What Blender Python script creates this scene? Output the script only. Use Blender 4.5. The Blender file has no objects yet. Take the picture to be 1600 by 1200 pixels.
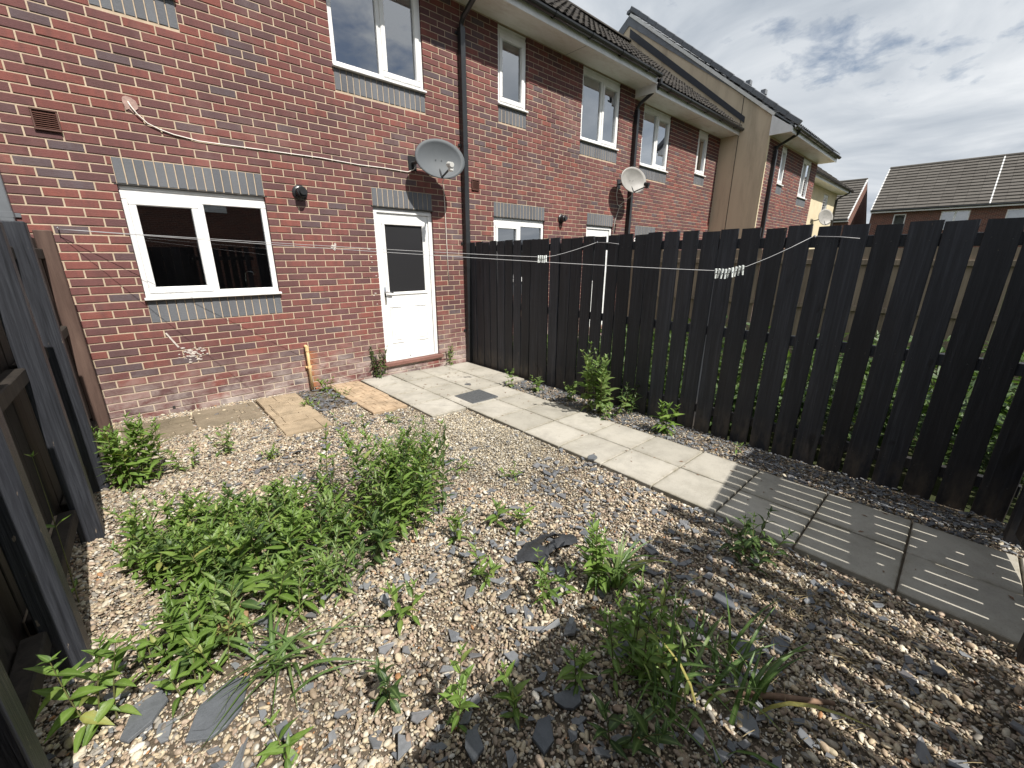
import bpy, math, random
import numpy as np
from mathutils import Vector, Matrix, Euler

RN = random.Random(11)
NP = np.random.default_rng(5)
scn = bpy.context.scene
COL = scn.collection

# ------------------------------------------------------------------ camera, sky, sun, exposure
YAW, PITCH, ROLL, FPX = 0.7478, -0.2984, 0.0036, 644.4
CAM = Vector((-0.1587, -5.4715, 1.645))
_f = Vector((math.sin(YAW) * math.cos(PITCH), math.cos(YAW) * math.cos(PITCH), math.sin(PITCH)))
_r0 = Vector((math.cos(YAW), -math.sin(YAW), 0.0))
_u0 = _r0.cross(_f)
_r = _r0 * math.cos(ROLL) + _u0 * math.sin(ROLL)
_u = _u0 * math.cos(ROLL) - _r0 * math.sin(ROLL)
cd = bpy.data.cameras.new("camera")
cd.sensor_width = 36.0
cd.lens = 36.0 * FPX / 1600.0
cd.clip_start = 0.02
cd.clip_end = 1500.0
cam = bpy.data.objects.new("camera", cd)
cam.matrix_world = Matrix(((_r.x, _u.x, -_f.x, CAM.x), (_r.y, _u.y, -_f.y, CAM.y), (_r.z, _u.z, -_f.z, CAM.z), (0, 0, 0, 1)))
COL.objects.link(cam)
scn.camera = cam

SUN_DIR = Vector((-0.045, 1.0, -1.2)).normalized()      # the way the light travels
SUN_STRENGTH, SKY_STRENGTH, EXPOSURE = 5.0, 0.068, 0.46
sl = bpy.data.lights.new("sun", 'SUN')
sl.energy = SUN_STRENGTH
sl.angle = math.radians(0.53)
sl.color = (1.0, 0.95, 0.87)
sun = bpy.data.objects.new("sun", sl)
sun.rotation_euler = SUN_DIR.to_track_quat('-Z', 'Y').to_euler()
sun.location = (0, -20, 30)
COL.objects.link(sun)

world = bpy.data.worlds.new("World")
scn.world = world
world.use_nodes = True
wt = world.node_tree
for n in list(wt.nodes):
    wt.nodes.remove(n)


def wn(kind, **kw):
    n = wt.nodes.new(kind)
    for k, v in kw.items():
        setattr(n, k, v)
    return n


def wmath(op, a, b=None):
    n = wn('ShaderNodeMath', operation=op)
    for i, q in enumerate((a, b)):
        if q is None:
            continue
        if isinstance(q, (int, float)):
            n.inputs[i].default_value = q
        else:
            wt.links.new(q, n.inputs[i])
    return n.outputs[0]


sky = wn('ShaderNodeTexSky')
sky.sky_type = 'NISHITA'
sky.sun_disc = False
sky.sun_elevation = math.atan2(1.2, 1.0)
sky.sun_rotation = math.radians(180 - 2.6)
sky.air_density = 1.0
sky.dust_density = 1.0
tc = wn('ShaderNodeTexCoord')
sx = wn('ShaderNodeSeparateXYZ')
turn = wn('ShaderNodeMapping')
turn.inputs['Rotation'].default_value = (0, 0, math.radians(188))
wt.links.new(tc.outputs['Generated'], turn.inputs['Vector'])
wt.links.new(turn.outputs[0], sx.inputs[0])
den = wmath('ADD', wmath('MAXIMUM', sx.outputs[2], 0.0), 0.22)
cx_ = wn('ShaderNodeCombineXYZ')
wt.links.new(wmath('DIVIDE', sx.outputs[0], den), cx_.inputs[0])
wt.links.new(wmath('DIVIDE', sx.outputs[1], den), cx_.inputs[1])
cx_.inputs[2].default_value = 3.7


def wnoise(scale, detail, rough, dist=0.0, off=(0, 0, 0)):
    m = wn('ShaderNodeMapping')
    m.inputs['Location'].default_value = off
    wt.links.new(cx_.outputs[0], m.inputs['Vector'])
    n = wn('ShaderNodeTexNoise')
    n.inputs['Scale'].default_value = scale
    n.inputs['Detail'].default_value = detail
    n.inputs['Roughness'].default_value = rough
    n.inputs['Distortion'].default_value = dist
    wt.links.new(m.outputs[0], n.inputs['Vector'])
    return n.outputs['Fac']


def wramp(fac, stops):
    n = wn('ShaderNodeValToRGB')
    cr = n.color_ramp
    while len(cr.elements) < len(stops):
        cr.elements.new(0.5)
    for e, (p, c) in zip(cr.elements, stops):
        e.position = p
        e.color = (c[0], c[1], c[2], 1)
    wt.links.new(fac, n.inputs[0])
    return n.outputs[0]


SKY_OFF = (4.4, 1.2, 0)
thick = wmath('ADD', wmath('MULTIPLY', wnoise(0.55, 1, 0.5, 0.2, SKY_OFF), 1.10), wmath('MULTIPLY', wnoise(1.9, 5, 0.55, 0.25, (1.7, 0.6, 0)), 0.16))
thick = wmath('ADD', thick, wmath('MULTIPLY', wnoise(9.0, 8, 0.58, 0.2, (3.1, 2.2, 0)), 0.26))
cover = wramp(thick, [(0.540, (0.0,) * 3), (0.620, (1,) * 3)])
cloudc = wramp(wnoise(1.7, 8, 0.55, 0.5, (5.2, 1.1, 0)), [(0.30, (4.1, 4.7, 5.5)), (0.48, (6.5, 7.0, 7.6)), (0.66, (9.4, 9.7, 10.0))])
vd = wn('ShaderNodeVectorMath', operation='DOT_PRODUCT')
wt.links.new(tc.outputs['Generated'], vd.inputs[0])
vd.inputs[1].default_value = tuple(-SUN_DIR)
glow = wmath('ADD', 1.0, wmath('MULTIPLY', wmath('POWER', wmath('MAXIMUM', vd.outputs['Value'], 0.0), 3.0), 0.25))
cg = wn('ShaderNodeVectorMath', operation='SCALE')
wt.links.new(cloudc, cg.inputs[0])
wt.links.new(glow, cg.inputs['Scale'])
cloudc = cg.outputs[0]
mixw = wn('ShaderNodeMixRGB')
wt.links.new(cover, mixw.inputs[0])
wt.links.new(sky.outputs[0], mixw.inputs[1])
wt.links.new(cloudc, mixw.inputs[2])
bg = wn('ShaderNodeBackground')
bg.inputs['Strength'].default_value = SKY_STRENGTH
wt.links.new(mixw.outputs[0], bg.inputs['Color'])
wo = wn('ShaderNodeOutputWorld')
wt.links.new(bg.outputs[0], wo.inputs['Surface'])

vs = scn.view_settings
scn.display_settings.display_device = 'sRGB'
vs.view_transform = 'Standard'
vs.look = 'None'
vs.exposure = EXPOSURE
vs.gamma = 1.0
vs.use_curve_mapping = False
scn.render.engine = 'CYCLES'
scn.cycles.max_bounces = 6
scn.cycles.transparent_max_bounces = 12
scn.cycles.use_denoising = True


# ------------------------------------------------------------------ helpers
def gz(x):
    return -0.026 * (min(max(x, -3.0), 9.0) - 2.0)


def project(p):
    q = Vector(p) - CAM
    z = q.dot(_f)
    if z < 0.05:
        return None
    return (800 + FPX * q.dot(_r) / z, 600 - FPX * q.dot(_u) / z, z)


class MB:
    def __init__(self):
        self.v, self.f, self.t = [], [], []

    def add(self, vs, fs, tone=0.0):
        o = len(self.v)
        self.v.extend(vs)
        for f in fs:
            self.f.append(tuple(i + o for i in f))
            self.t.append(tone)

    def box(self, x0, x1, y0, y1, z0, z1, tone=0.0, M=None):
        vs = [Vector(p) for p in ((x0, y0, z0), (x1, y0, z0), (x1, y1, z0), (x0, y1, z0), (x0, y0, z1), (x1, y0, z1), (x1, y1, z1), (x0, y1, z1))]
        if M is not None:
            vs = [M @ p for p in vs]
        self.add([tuple(p) for p in vs], [(0, 3, 2, 1), (4, 5, 6, 7), (0, 1, 5, 4), (1, 2, 6, 5), (2, 3, 7, 6), (3, 0, 4, 7)], tone)

    def bev(self, x0, x1, y0, y1, z0, z1, c, tone=0.0, M=None):
        """box with chamfered edges"""
        X, Y, Z = (x0, x1), (y0, y1), (z0, z1)
        vs, idx = [], {}
        for i in (0, 1):
            for j in (0, 1):
                for k in (0, 1):
                    sx_, sy_, sz_ = (1 - 2 * i), (1 - 2 * j), (1 - 2 * k)
                    idx[(i, j, k, 0)] = len(vs); vs.append((X[i], Y[j] + sy_ * c, Z[k] + sz_ * c))
                    idx[(i, j, k, 1)] = len(vs); vs.append((X[i] + sx_ * c, Y[j], Z[k] + sz_ * c))
                    idx[(i, j, k, 2)] = len(vs); vs.append((X[i] + sx_ * c, Y[j] + sy_ * c, Z[k]))
        fs = []
        for i in (0, 1):
            fs.append([idx[(i, j, k, 0)] for j, k in ((0, 0), (1, 0), (1, 1), (0, 1))])
            fs.append([idx[(j, i, k, 1)] for j, k in ((0, 0), (1, 0), (1, 1), (0, 1))])
            fs.append([idx[(j, k, i, 2)] for j, k in ((0, 0), (1, 0), (1, 1), (0, 1))])
        for a in (0, 1):
            for b in (0, 1):
                fs.append([idx[(0, a, b, 1)], idx[(1, a, b, 1)], idx[(1, a, b, 2)], idx[(0, a, b, 2)]])
                fs.append([idx[(a, 0, b, 0)], idx[(a, 1, b, 0)], idx[(a, 1, b, 2)], idx[(a, 0, b, 2)]])
                fs.append([idx[(a, b, 0, 0)], idx[(a, b, 1, 0)], idx[(a, b, 1, 1)], idx[(a, b, 0, 1)]])
        for i in (0, 1):
            for j in (0, 1):
                for k in (0, 1):
                    fs.append([idx[(i, j, k, 0)], idx[(i, j, k, 1)], idx[(i, j, k, 2)]])
        cen = Vector(((x0 + x1) / 2, (y0 + y1) / 2, (z0 + z1) / 2))
        out = []
        for f in fs:
            a, b, d = (Vector(vs[i]) for i in f[:3])
            nrm = (b - a).cross(d - a)
            m = sum((Vector(vs[i]) for i in f), Vector()) / len(f)
            out.append(f if nrm.dot(m - cen) > 0 else f[::-1])
        if M is not None:
            vs = [tuple(M @ Vector(p)) for p in vs]
        self.add(vs, out, tone)

    def tube(self, pts, r, n=8, tone=0.0, cap=True):
        pts = [Vector(p) for p in pts]
        rs = r if isinstance(r, (list, tuple)) else [r] * len(pts)
        vs, fs = [], []
        ref = None
        for i, p in enumerate(pts):
            d = (pts[min(i + 1, len(pts) - 1)] - pts[max(i - 1, 0)]).normalized()
            if ref is None:
                ref = d.orthogonal().normalized()
            a = (ref - d * ref.dot(d)).normalized()
            ref = a
            b = d.cross(a)
            for k in range(n):
                th = 2 * math.pi * k / n
                vs.append(tuple(p + (a * math.cos(th) + b * math.sin(th)) * rs[i]))
        for i in range(len(pts) - 1):
            for k in range(n):
                fs.append((i * n + k, i * n + (k + 1) % n, (i + 1) * n + (k + 1) % n, (i + 1) * n + k))
        if cap:
            fs.append(tuple(range(n))[::-1])
            fs.append(tuple(range((len(pts) - 1) * n, len(pts) * n)))
        self.add(vs, fs, tone)

    def prism(self, poly, axis, a0, a1, tone=0.0):
        """extrude a 2-D polygon along an axis; axis 'x': poly is (y, z); 'z': poly is (x, y); 'y': poly is (x, z)"""
        def P(q, a):
            return {'x': (a, q[0], q[1]), 'y': (q[0], a, q[1]), 'z': (q[0], q[1], a)}[axis]
        n = len(poly)
        vs = [P(q, a0) for q in poly] + [P(q, a1) for q in poly]
        fs = [tuple(range(n))[::-1], tuple(range(n, 2 * n))]
        fs += [(i, (i + 1) % n, n + (i + 1) % n, n + i) for i in range(n)]
        self.add(vs, fs, tone)

    def mesh(self, name, mat, smooth=False):
        me = bpy.data.meshes.new(name)
        me.from_pydata([tuple(p) for p in self.v], [], self.f)
        at = me.attributes.new('tone', 'FLOAT', 'FACE')
        at.data.foreach_set('value', np.array(self.t, dtype=np.float32))
        if name in ('leaf', 'blade', 'foliage', 'undergrowth'):      # every third vertex lies on the midrib
            rb = me.attributes.new('rib', 'FLOAT', 'POINT')
            rb.data.foreach_set('value', (np.arange(len(self.v)) % 3 == 1).astype(np.float32))
        me.materials.append(mat)
        if smooth:
            me.polygons.foreach_set('use_smooth', [True] * len(me.polygons))
        me.update()
        return me

    def build(self, name, mat, parent=None, smooth=False, **kw):
        return obj(name, self.mesh(name, mat, smooth), parent, **kw)


WORIG = {}


def obj(name, data, parent=None, loc=None, **props):
    """an object whose mesh is in world coordinates (loc None) or sits at world position loc"""
    o = bpy.data.objects.new(name, data)
    COL.objects.link(o)
    base = WORIG.get(parent.name, Vector()) if parent else Vector()
    w = Vector(loc) if loc is not None else Vector()
    if parent:
        o.parent = parent
    o.location = w - base
    WORIG[o.name] = w
    for k, v in props.items():
        o[k] = v
    return o


def thing(name, loc, label, cat, group=None):
    o = bpy.data.objects.new(name, None)
    o.empty_display_size = 0.2
    COL.objects.link(o)
    o.location = loc
    WORIG[o.name] = Vector(loc)
    o['label'] = label
    o['category'] = cat
    if group:
        o['group'] = group
    return o


def tag(o, label, cat, group=None):
    o['label'] = label
    o['category'] = cat
    if group:
        o['group'] = group
    return o


# ------------------------------------------------------------------ materials
class NT:
    def __init__(self, name):
        self.m = bpy.data.materials.new(name)
        self.m.use_nodes = True
        self.t = self.m.node_tree
        self.b = self.t.nodes['Principled BSDF']
        self.out = self.t.nodes['Material Output']

    def n(self, kind, **kw):
        n = self.t.nodes.new(kind)
        for k, v in kw.items():
            setattr(n, k, v)
        return n

    def l(self, a, b):
        self.t.links.new(a, b)

    def put(self, sock, v):
        if isinstance(v, (int, float)):
            sock.default_value = v
        elif isinstance(v, tuple):
            sock.default_value = (v[0], v[1], v[2], 1.0) if len(sock.default_value) == 4 else v
        else:
            self.l(v, sock)

    def math(self, op, a, b=0.0, clamp=False):
        n = self.n('ShaderNodeMath', operation=op, use_clamp=clamp)
        self.put(n.inputs[0], a)
        self.put(n.inputs[1], b)
        return n.outputs[0]

    def pos(self, scale=(1, 1, 1), off=(0, 0, 0), local=False):
        if local:
            s = self.n('ShaderNodeTexCoord').outputs['Object']
        else:
            s = self.n('ShaderNodeNewGeometry').outputs['Position']
        m = self.n('ShaderNodeMapping')
        m.inputs['Scale'].default_value = scale
        m.inputs['Location'].default_value = off
        self.l(s, m.inputs['Vector'])
        return m.outputs[0]

    def noise(self, vec, scale=1.0, detail=4.0, rough=0.55, dist=0.0):
        n = self.n('ShaderNodeTexNoise')
        n.inputs['Scale'].default_value = scale
        n.inputs['Detail'].default_value = detail
        n.inputs['Roughness'].default_value = rough
        n.inputs['Distortion'].default_value = dist
        self.l(vec, n.inputs['Vector'])
        return n.outputs['Fac']

    def ramp(self, fac, stops, interp='LINEAR'):
        n = self.n('ShaderNodeValToRGB')
        cr = n.color_ramp
        cr.interpolation = interp
        while len(cr.elements) < len(stops):
            cr.elements.new(0.5)
        for e, (p, c) in zip(cr.elements, stops):
            e.position = p
            c = (c, c, c) if isinstance(c, (int, float)) else c
            e.color = (c[0], c[1], c[2], 1)
        self.l(fac, n.inputs[0])
        return n.outputs[0]

    def mix(self, fac, a, b, mode='MIX'):
        n = self.n('ShaderNodeMixRGB', blend_type=mode)
        self.put(n.inputs[0], fac)
        self.put(n.inputs[1], a)
        self.put(n.inputs[2], b)
        return n.outputs[0]

    def tone(self, inst=False):
        """a random number that stays with one piece: its object's, its instance's or its faces'"""
        a = self.n('ShaderNodeAttribute', attribute_name='tone')
        a.attribute_type = 'INSTANCER' if inst else 'GEOMETRY'
        if inst:
            return a.outputs['Fac']
        r = self.n('ShaderNodeObjectInfo').outputs['Random']
        return self.math('FRACT', self.math('ADD', a.outputs['Fac'], r))

    def bump(self, h, strength=0.4, dist=0.01):
        b = self.n('ShaderNodeBump')
        b.inputs['Strength'].default_value = strength
        b.inputs['Distance'].default_value = dist
        self.l(h, b.inputs['Height'])
        self.l(b.outputs[0], self.b.inputs['Normal'])

    def fin(self, col=None, rough=0.8, spec=0.5, metal=0.0):
        if col is not None:
            self.put(self.b.inputs['Base Color'], col)
        self.put(self.b.inputs['Roughness'], rough)
        self.b.inputs['Specular IOR Level'].default_value = spec
        self.b.inputs['Metallic'].default_value = metal
        return self.m


def plain(name, col, rough=0.6, spec=0.5, metal=0.0, vary=0.12, nscale=6.0):
    k = NT(name)
    n = k.noise(k.pos(), nscale, 5, 0.6)
    v = k.ramp(n, [(0.3, tuple(c * (1 - vary) for c in col)), (0.7, tuple(min(1, c * (1 + vary)) for c in col))])
    k.bump(n, 0.08, 0.01)
    return k.fin(v, rough, spec, metal)


def brick_mat(name, stops, wear=True, smoky=0.45):
    k = NT(name)
    t = k.tone()
    base = k.ramp(t, stops)
    sm = k.ramp(k.noise(k.pos((13, 13, 4)), 1.0, 4, 0.6, 0.4), [(0.42, 0.0), (0.66, 1.0)])
    c = k.mix(k.math('MULTIPLY', sm, smoky), base, (0.105, 0.058, 0.056))
    fine = k.noise(k.pos((60, 60, 160)), 1.0, 5, 0.7)
    c = k.mix(0.35, c, k.ramp(fine, [(0.25, 0.45), (0.7, 1.1)]), 'MULTIPLY')
    drift = k.noise(k.pos((1, 1, .45)), 1.1, 6, 0.65)
    c = k.mix(1.0, c, k.ramp(drift, [(0.3, 0.80), (0.7, 1.12)]), 'MULTIPLY')
    if wear:
        geo = k.n('ShaderNodeSeparateXYZ')
        k.l(k.pos(), geo.inputs[0])
        low = k.math('SUBTRACT', 1.0, k.math('DIVIDE', geo.outputs[2], 0.62), True)
        pat = k.ramp(k.noise(k.pos((1, 1, 1.6)), 3.2, 6, 0.7, 0.4), [(0.40, 0.0), (0.66, 1.0)])
        salt = k.math('MULTIPLY', k.math('MULTIPLY', low, pat), 0.95)
        salt = k.math('ADD', salt, k.math('MULTIPLY', k.ramp(k.noise(k.pos(), 0.9, 5, 0.7), [(0.55, 0.0), (0.75, 1.0)]), 0.16))
        c = k.mix(salt, c, (0.46, 0.40, 0.37))
        dx = k.math('ABSOLUTE', k.math('SUBTRACT', geo.outputs[0], 1.435))
        rust = k.math('SUBTRACT', 1.0, k.math('DIVIDE', dx, 0.10), True)
        rz = k.math('MULTIPLY', k.math('LESS_THAN', geo.outputs[2], 0.50), k.math('LESS_THAN', geo.outputs[1], 0.5))
        rust = k.math('MULTIPLY', k.math('MULTIPLY', rust, rz), k.noise(k.pos((6, 6, 2)), 2.0, 4, 0.6))
        c = k.mix(k.math('MULTIPLY', rust, 1.3, True), c, (0.36, 0.12, 0.02))
    h = k.noise(k.pos((25, 25, 90)), 1.0, 6, 0.7, 1.2)
    k.bump(h, 0.55, 0.006)
    return k.fin(c, 0.88, 0.25)


M = {}
M['brick'] = brick_mat('red rustic brick', [(0.0, (0.121, 0.061, 0.064)), (0.22, (0.163, 0.073, 0.070)), (0.45, (0.195, 0.076, 0.069)), (0.60, (0.246, 0.087, 0.071)), (0.74, (0.172, 0.071, 0.067)), (0.86, (0.130, 0.072, 0.073)), (0.96, (0.119, 0.093, 0.102)), (1.0, (0.126, 0.061, 0.063))])
M['blue_brick'] = brick_mat('blue engineering brick', [(0.0, (0.125, 0.132, 0.148)), (0.5, (0.158, 0.166, 0.182)), (1.0, (0.132, 0.138, 0.152))], False, 0.05)
k = NT('cream mortar')
n_ = k.noise(k.pos(), 14, 5, 0.65)
sep = k.n('ShaderNodeSeparateXYZ'); k.l(k.pos(), sep.inputs[0])
c_ = k.ramp(n_, [(0.3, (0.38, 0.305, 0.22)), (0.7, (0.54, 0.435, 0.33))])
dirt = k.math('MULTIPLY', k.math('SUBTRACT', 1.0, k.math('DIVIDE', sep.outputs[2], 0.5), True), 0.5)
c_ = k.mix(dirt, c_, (0.45, 0.40, 0.36))
k.bump(k.noise(k.pos(), 160, 3, 0.6), 0.3, 0.004)
M['mortar'] = k.fin(c_, 0.95, 0.2)

k = NT('white upvc')
c_ = k.ramp(k.noise(k.pos((3, 3, 1.2)), 2.5, 6, 0.65), [(0.30, (0.70, 0.70, 0.69)), (0.60, (0.80, 0.80, 0.80))])
M['upvc'] = k.fin(c_, 0.32, 0.5)
k = NT('soiled white boards')
c_ = k.ramp(k.noise(k.pos((1.2, 3, 3)), 2.0, 7, 0.7), [(0.25, (0.58, 0.55, 0.49)), (0.5, (0.76, 0.75, 0.72)), (0.75, (0.80, 0.79, 0.77))])
M['soffit'] = k.fin(c_, 0.5, 0.4)
k = NT('door white grubby')
c_ = k.ramp(k.noise(k.pos((2, 2, 1.5)), 4.0, 7, 0.7, 0.3), [(0.28, (0.62, 0.63, 0.63)), (0.55, (0.79, 0.80, 0.80))])
k.bump(k.noise(k.pos((60, 60, 6)), 1.0, 4, 0.6), 0.12, 0.003)
M['door'] = k.fin(c_, 0.38, 0.5)
M['black_plastic'] = plain('black plastic', (0.022, 0.023, 0.025), 0.30, 0.5, 0, 0.2, 5)
M['grey_plastic'] = plain('grey plastic', (0.13, 0.14, 0.155), 0.4)
M['steel'] = plain('dark steel', (0.03, 0.03, 0.03), 0.5)
M['chrome'] = plain('chrome', (0.75, 0.75, 0.76), 0.12, 0.5, 1.0, 0.02)
M['white_metal'] = plain('white painted metal', (0.70, 0.70, 0.69), 0.45)
M['brown_plastic'] = plain('brown plastic', (0.085, 0.035, 0.025), 0.55)
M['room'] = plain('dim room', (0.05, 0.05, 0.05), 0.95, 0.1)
M['curtain'] = plain('pale curtain', (0.55, 0.56, 0.56), 0.9, 0.1)
M['tan_pipe'] = plain('tan pipe', (0.70, 0.50, 0.26), 0.45, 0.5, 0, 0.12, 12)
M['sill_tile'] = plain('red clay sill', (0.19, 0.095, 0.078), 0.7, 0.3, 0, 0.2, 10)
M['cable'] = plain('white cable', (0.72, 0.68, 0.62), 0.55)
M['line'] = plain('washing line', (0.42, 0.42, 0.43), 0.55)
M['peg'] = plain('white plastic peg', (0.72, 0.76, 0.74), 0.4)
M['plaster'] = plain('pink plaster patch', (0.36, 0.25, 0.22), 0.95, 0.1, 0, 0.25, 40)
M['white_spill'] = plain('white paint spill', (0.54, 0.49, 0.45), 0.9, 0.1, 0, 0.2, 50)
M['dish_grey'] = plain('dark grey dish', (0.095, 0.105, 0.115), 0.6, 0.3, 0, 0.06)
M['dish_light'] = plain('light grey dish', (0.27, 0.26, 0.245), 0.5, 0.4, 0, 0.2, 4)
M['lnb_white'] = plain('white receiver head', (0.6, 0.6, 0.58), 0.45)

k = NT('window glass')
tr = k.n('ShaderNodeBsdfTransparent'); tr.inputs[0].default_value = (0.80, 0.84, 0.84, 1)
gl = k.n('ShaderNodeBsdfGlossy'); gl.inputs['Roughness'].default_value = 0.012
gl.inputs['Color'].default_value = (0.93, 0.96, 1.0, 1)
wv = k.n('ShaderNodeBump'); wv.inputs['Strength'].default_value = 0.02; wv.inputs['Distance'].default_value = 0.05
k.l(k.noise(k.pos(), 1.3, 1, 0.4), wv.inputs['Height'])
fr = k.n('ShaderNodeFresnel'); fr.inputs['IOR'].default_value = 1.5
k.l(wv.outputs[0], gl.inputs['Normal'])
fac = k.math('ADD', k.math('MULTIPLY', fr.outputs[0], 6.0), 0.03, True)
ms = k.n('ShaderNodeMixShader')
k.l(fac, ms.inputs[0]); k.l(tr.outputs[0], ms.inputs[1]); k.l(gl.outputs[0], ms.inputs[2])
k.l(ms.outputs[0], k.out.inputs['Surface'])
M['glass'] = k.m
k = NT('obscured dark glass')
k.bump(k.noise(k.pos(), 140, 2, 0.5), 0.15, 0.003)
M['door_glass'] = k.fin((0.024, 0.024, 0.026), 0.28, 0.5)

k = NT('painted dark timber')
g1 = k.noise(k.pos((38, 38, 1.6)), 1.0, 6, 0.65, 0.6)
g2 = k.noise(k.pos((2.2, 2.2, 0.7)), 1.0, 5, 0.6)
c_ = k.ramp(g1, [(0.25, (0.010, 0.011, 0.014)), (0.55, (0.022, 0.024, 0.030)), (0.80, (0.048, 0.051, 0.062))])
c_ = k.mix(k.ramp(g2, [(0.52, 0.0), (0.74, 0.5)]), c_, (0.036, 0.033, 0.034))
tn = k.tone()
c_ = k.mix(0.8, c_, k.ramp(tn, [(0.0, 0.55), (0.8, 1.25), (1.0, 1.7)]), 'MULTIPLY')
spz = k.n('ShaderNodeSeparateXYZ'); k.l(k.pos(), spz.inputs[0])
mud = k.math('MULTIPLY', k.math('SUBTRACT', 1.0, k.math('DIVIDE', spz.outputs[2], 0.28), True), k.ramp(k.noise(k.pos((8, 8, 3)), 1.0, 6, 0.7), [(0.4, 0.0), (0.7, 0.8)]))
c_ = k.mix(mud, c_, (0.13, 0.105, 0.08))
kn = k.ramp(k.noise(k.pos((11, 11, 3.5)), 1.0, 2, 0.4, 0.6), [(0.70, 0.0), (0.77, 0.8)])
c_ = k.mix(kn, c_, (0.010, 0.010, 0.011))
chip = k.ramp(k.noise(k.pos((30, 30, 9)), 1.0, 3, 0.5), [(0.735, 0.0), (0.76, 1.0)])
c_ = k.mix(k.math('MULTIPLY', chip, 0.6), c_, (0.20, 0.15, 0.10))
k.bump(g1, 0.5, 0.006)
M['fence'] = k.fin(c_, 0.60, 0.35)
k = NT('blue grey painted post')
g1 = k.math('ADD', k.math('MULTIPLY', k.noise(k.pos((30, 30, 1.3)), 1.0, 7, 0.7, 0.8), 0.55), k.math('MULTIPLY', k.noise(k.pos((120, 120, 3.5)), 1.0, 4, 0.6, 0.4), 0.45))
c_ = k.ramp(g1, [(0.34, (0.010, 0.011, 0.014)), (0.50, (0.025, 0.027, 0.034)), (0.70, (0.050, 0.054, 0.064))])
kn = k.ramp(k.noise(k.pos((12, 12, 4)), 1.0, 2, 0.5), [(0.70, 0.0), (0.76, 0.8)])
c_ = k.mix(kn, c_, (0.025, 0.024, 0.026))
chip = k.ramp(k.noise(k.pos((40, 40, 12)), 1.0, 3, 0.5), [(0.70, 0.0), (0.73, 1.0)])
c_ = k.mix(k.math('MULTIPLY', chip, 0.55), c_, (0.30, 0.24, 0.18))
k.bump(g1, 0.9, 0.010)
M['post'] = k.fin(c_, 0.5, 0.4)


def wood(name, a, b, rough=0.8):
    k = NT(name)
    g = k.noise(k.pos((26, 26, 1.4)), 1.0, 6, 0.65, 0.6)
    c = k.ramp(g, [(0.25, a), (0.75, b)])
    st = k.ramp(k.noise(k.pos((3, 3, 1.2)), 1.0, 6, 0.7), [(0.35, 0.45), (0.65, 1.0)])
    c = k.mix(0.6, c, st, 'MULTIPLY')
    k.bump(g, 0.5, 0.006)
    return k.fin(c, rough, 0.25)


M['brown_wood'] = wood('weathered brown timber', (0.060, 0.036, 0.030), (0.13, 0.085, 0.068))
M['grey_wood'] = wood('bare weathered timber', (0.19, 0.155, 0.115), (0.38, 0.31, 0.235))
M['dark_wood'] = wood('dark stained boards', (0.022, 0.019, 0.017), (0.055, 0.046, 0.038))

k = NT('concrete flag')
t_ = k.tone()
c_ = k.ramp(t_, [(0.0, (0.355, 0.335, 0.29)), (1.0, (0.455, 0.43, 0.38))])
bl = k.noise(k.pos(), 3.0, 8, 0.72, 0.2)
c_ = k.mix(0.8, c_, k.ramp(bl, [(0.30, 0.66), (0.55, 1.0), (0.8, 1.05)]), 'MULTIPLY')
lo = k.n('ShaderNodeSeparateXYZ'); k.l(k.n('ShaderNodeTexCoord').outputs['Object'], lo.inputs[0])
ed = k.math('MAXIMUM', k.math('ABSOLUTE', lo.outputs[0]), k.math('ABSOLUTE', lo.outputs[1]))
ed = k.math('MULTIPLY', k.math('POWER', k.math('DIVIDE', ed, 0.226), 9.0), k.ramp(k.noise(k.pos(), 11, 6, 0.7), [(0.35, 0.0), (0.65, 0.75)]), True)
c_ = k.mix(ed, c_, (0.19, 0.17, 0.12))
stn = k.ramp(k.noise(k.pos(), 1.7, 7, 0.7, 0.5), [(0.50, 0.0), (0.70, 0.40)])
c_ = k.mix(stn, c_, (0.27, 0.25, 0.20))
sp = k.noise(k.pos(), 120, 3, 0.7)
c_ = k.mix(0.5, c_, k.ramp(sp, [(0.28, 0.55), (0.45, 1.0)]), 'MULTIPLY')
k.bump(sp, 0.35, 0.004)
M['flag'] = k.fin(c_, 0.9, 0.25)


def stone(name, a, b, rough=0.9):
    k = NT(name)
    c = k.ramp(k.tone(), [(0.0, a), (1.0, b)])
    bl = k.noise(k.pos(), 5.0, 8, 0.75, 0.4)
    c = k.mix(0.85, c, k.ramp(bl, [(0.3, 0.5), (0.6, 1.0), (0.8, 1.1)]), 'MULTIPLY')
    k.bump(k.noise(k.pos(), 45, 5, 0.7), 0.5, 0.006)
    return k.fin(c, rough, 0.25)


M['buff'] = stone('buff riven stone', (0.36, 0.28, 0.19), (0.41, 0.325, 0.225))
M['paver'] = stone('orange stamped paver', (0.43, 0.32, 0.215), (0.48, 0.365, 0.25))
M['brown_flag'] = stone('old brown riven flag', (0.20, 0.165, 0.115), (0.25, 0.205, 0.15))
M['drain'] = plain('grey drain cover', (0.085, 0.09, 0.095), 0.6, 0.4, 0, 0.2, 30)
M['slate_big'] = stone('blue grey slate', (0.12, 0.13, 0.145), (0.15, 0.16, 0.175), 0.6)
M['membrane'] = plain('black weed membrane', (0.03, 0.032, 0.036), 0.45, 0.5, 0, 0.3, 60)
M['clay'] = plain('brown clay', (0.30, 0.19, 0.11), 0.85, 0.2, 0, 0.2, 20)
M['twig'] = plain('dry twig', (0.20, 0.13, 0.09), 0.85, 0.2, 0, 0.3, 30)
M['straw'] = plain('dry grass', (0.26, 0.21, 0.12), 0.8, 0.2, 0, 0.2, 30)

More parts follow.
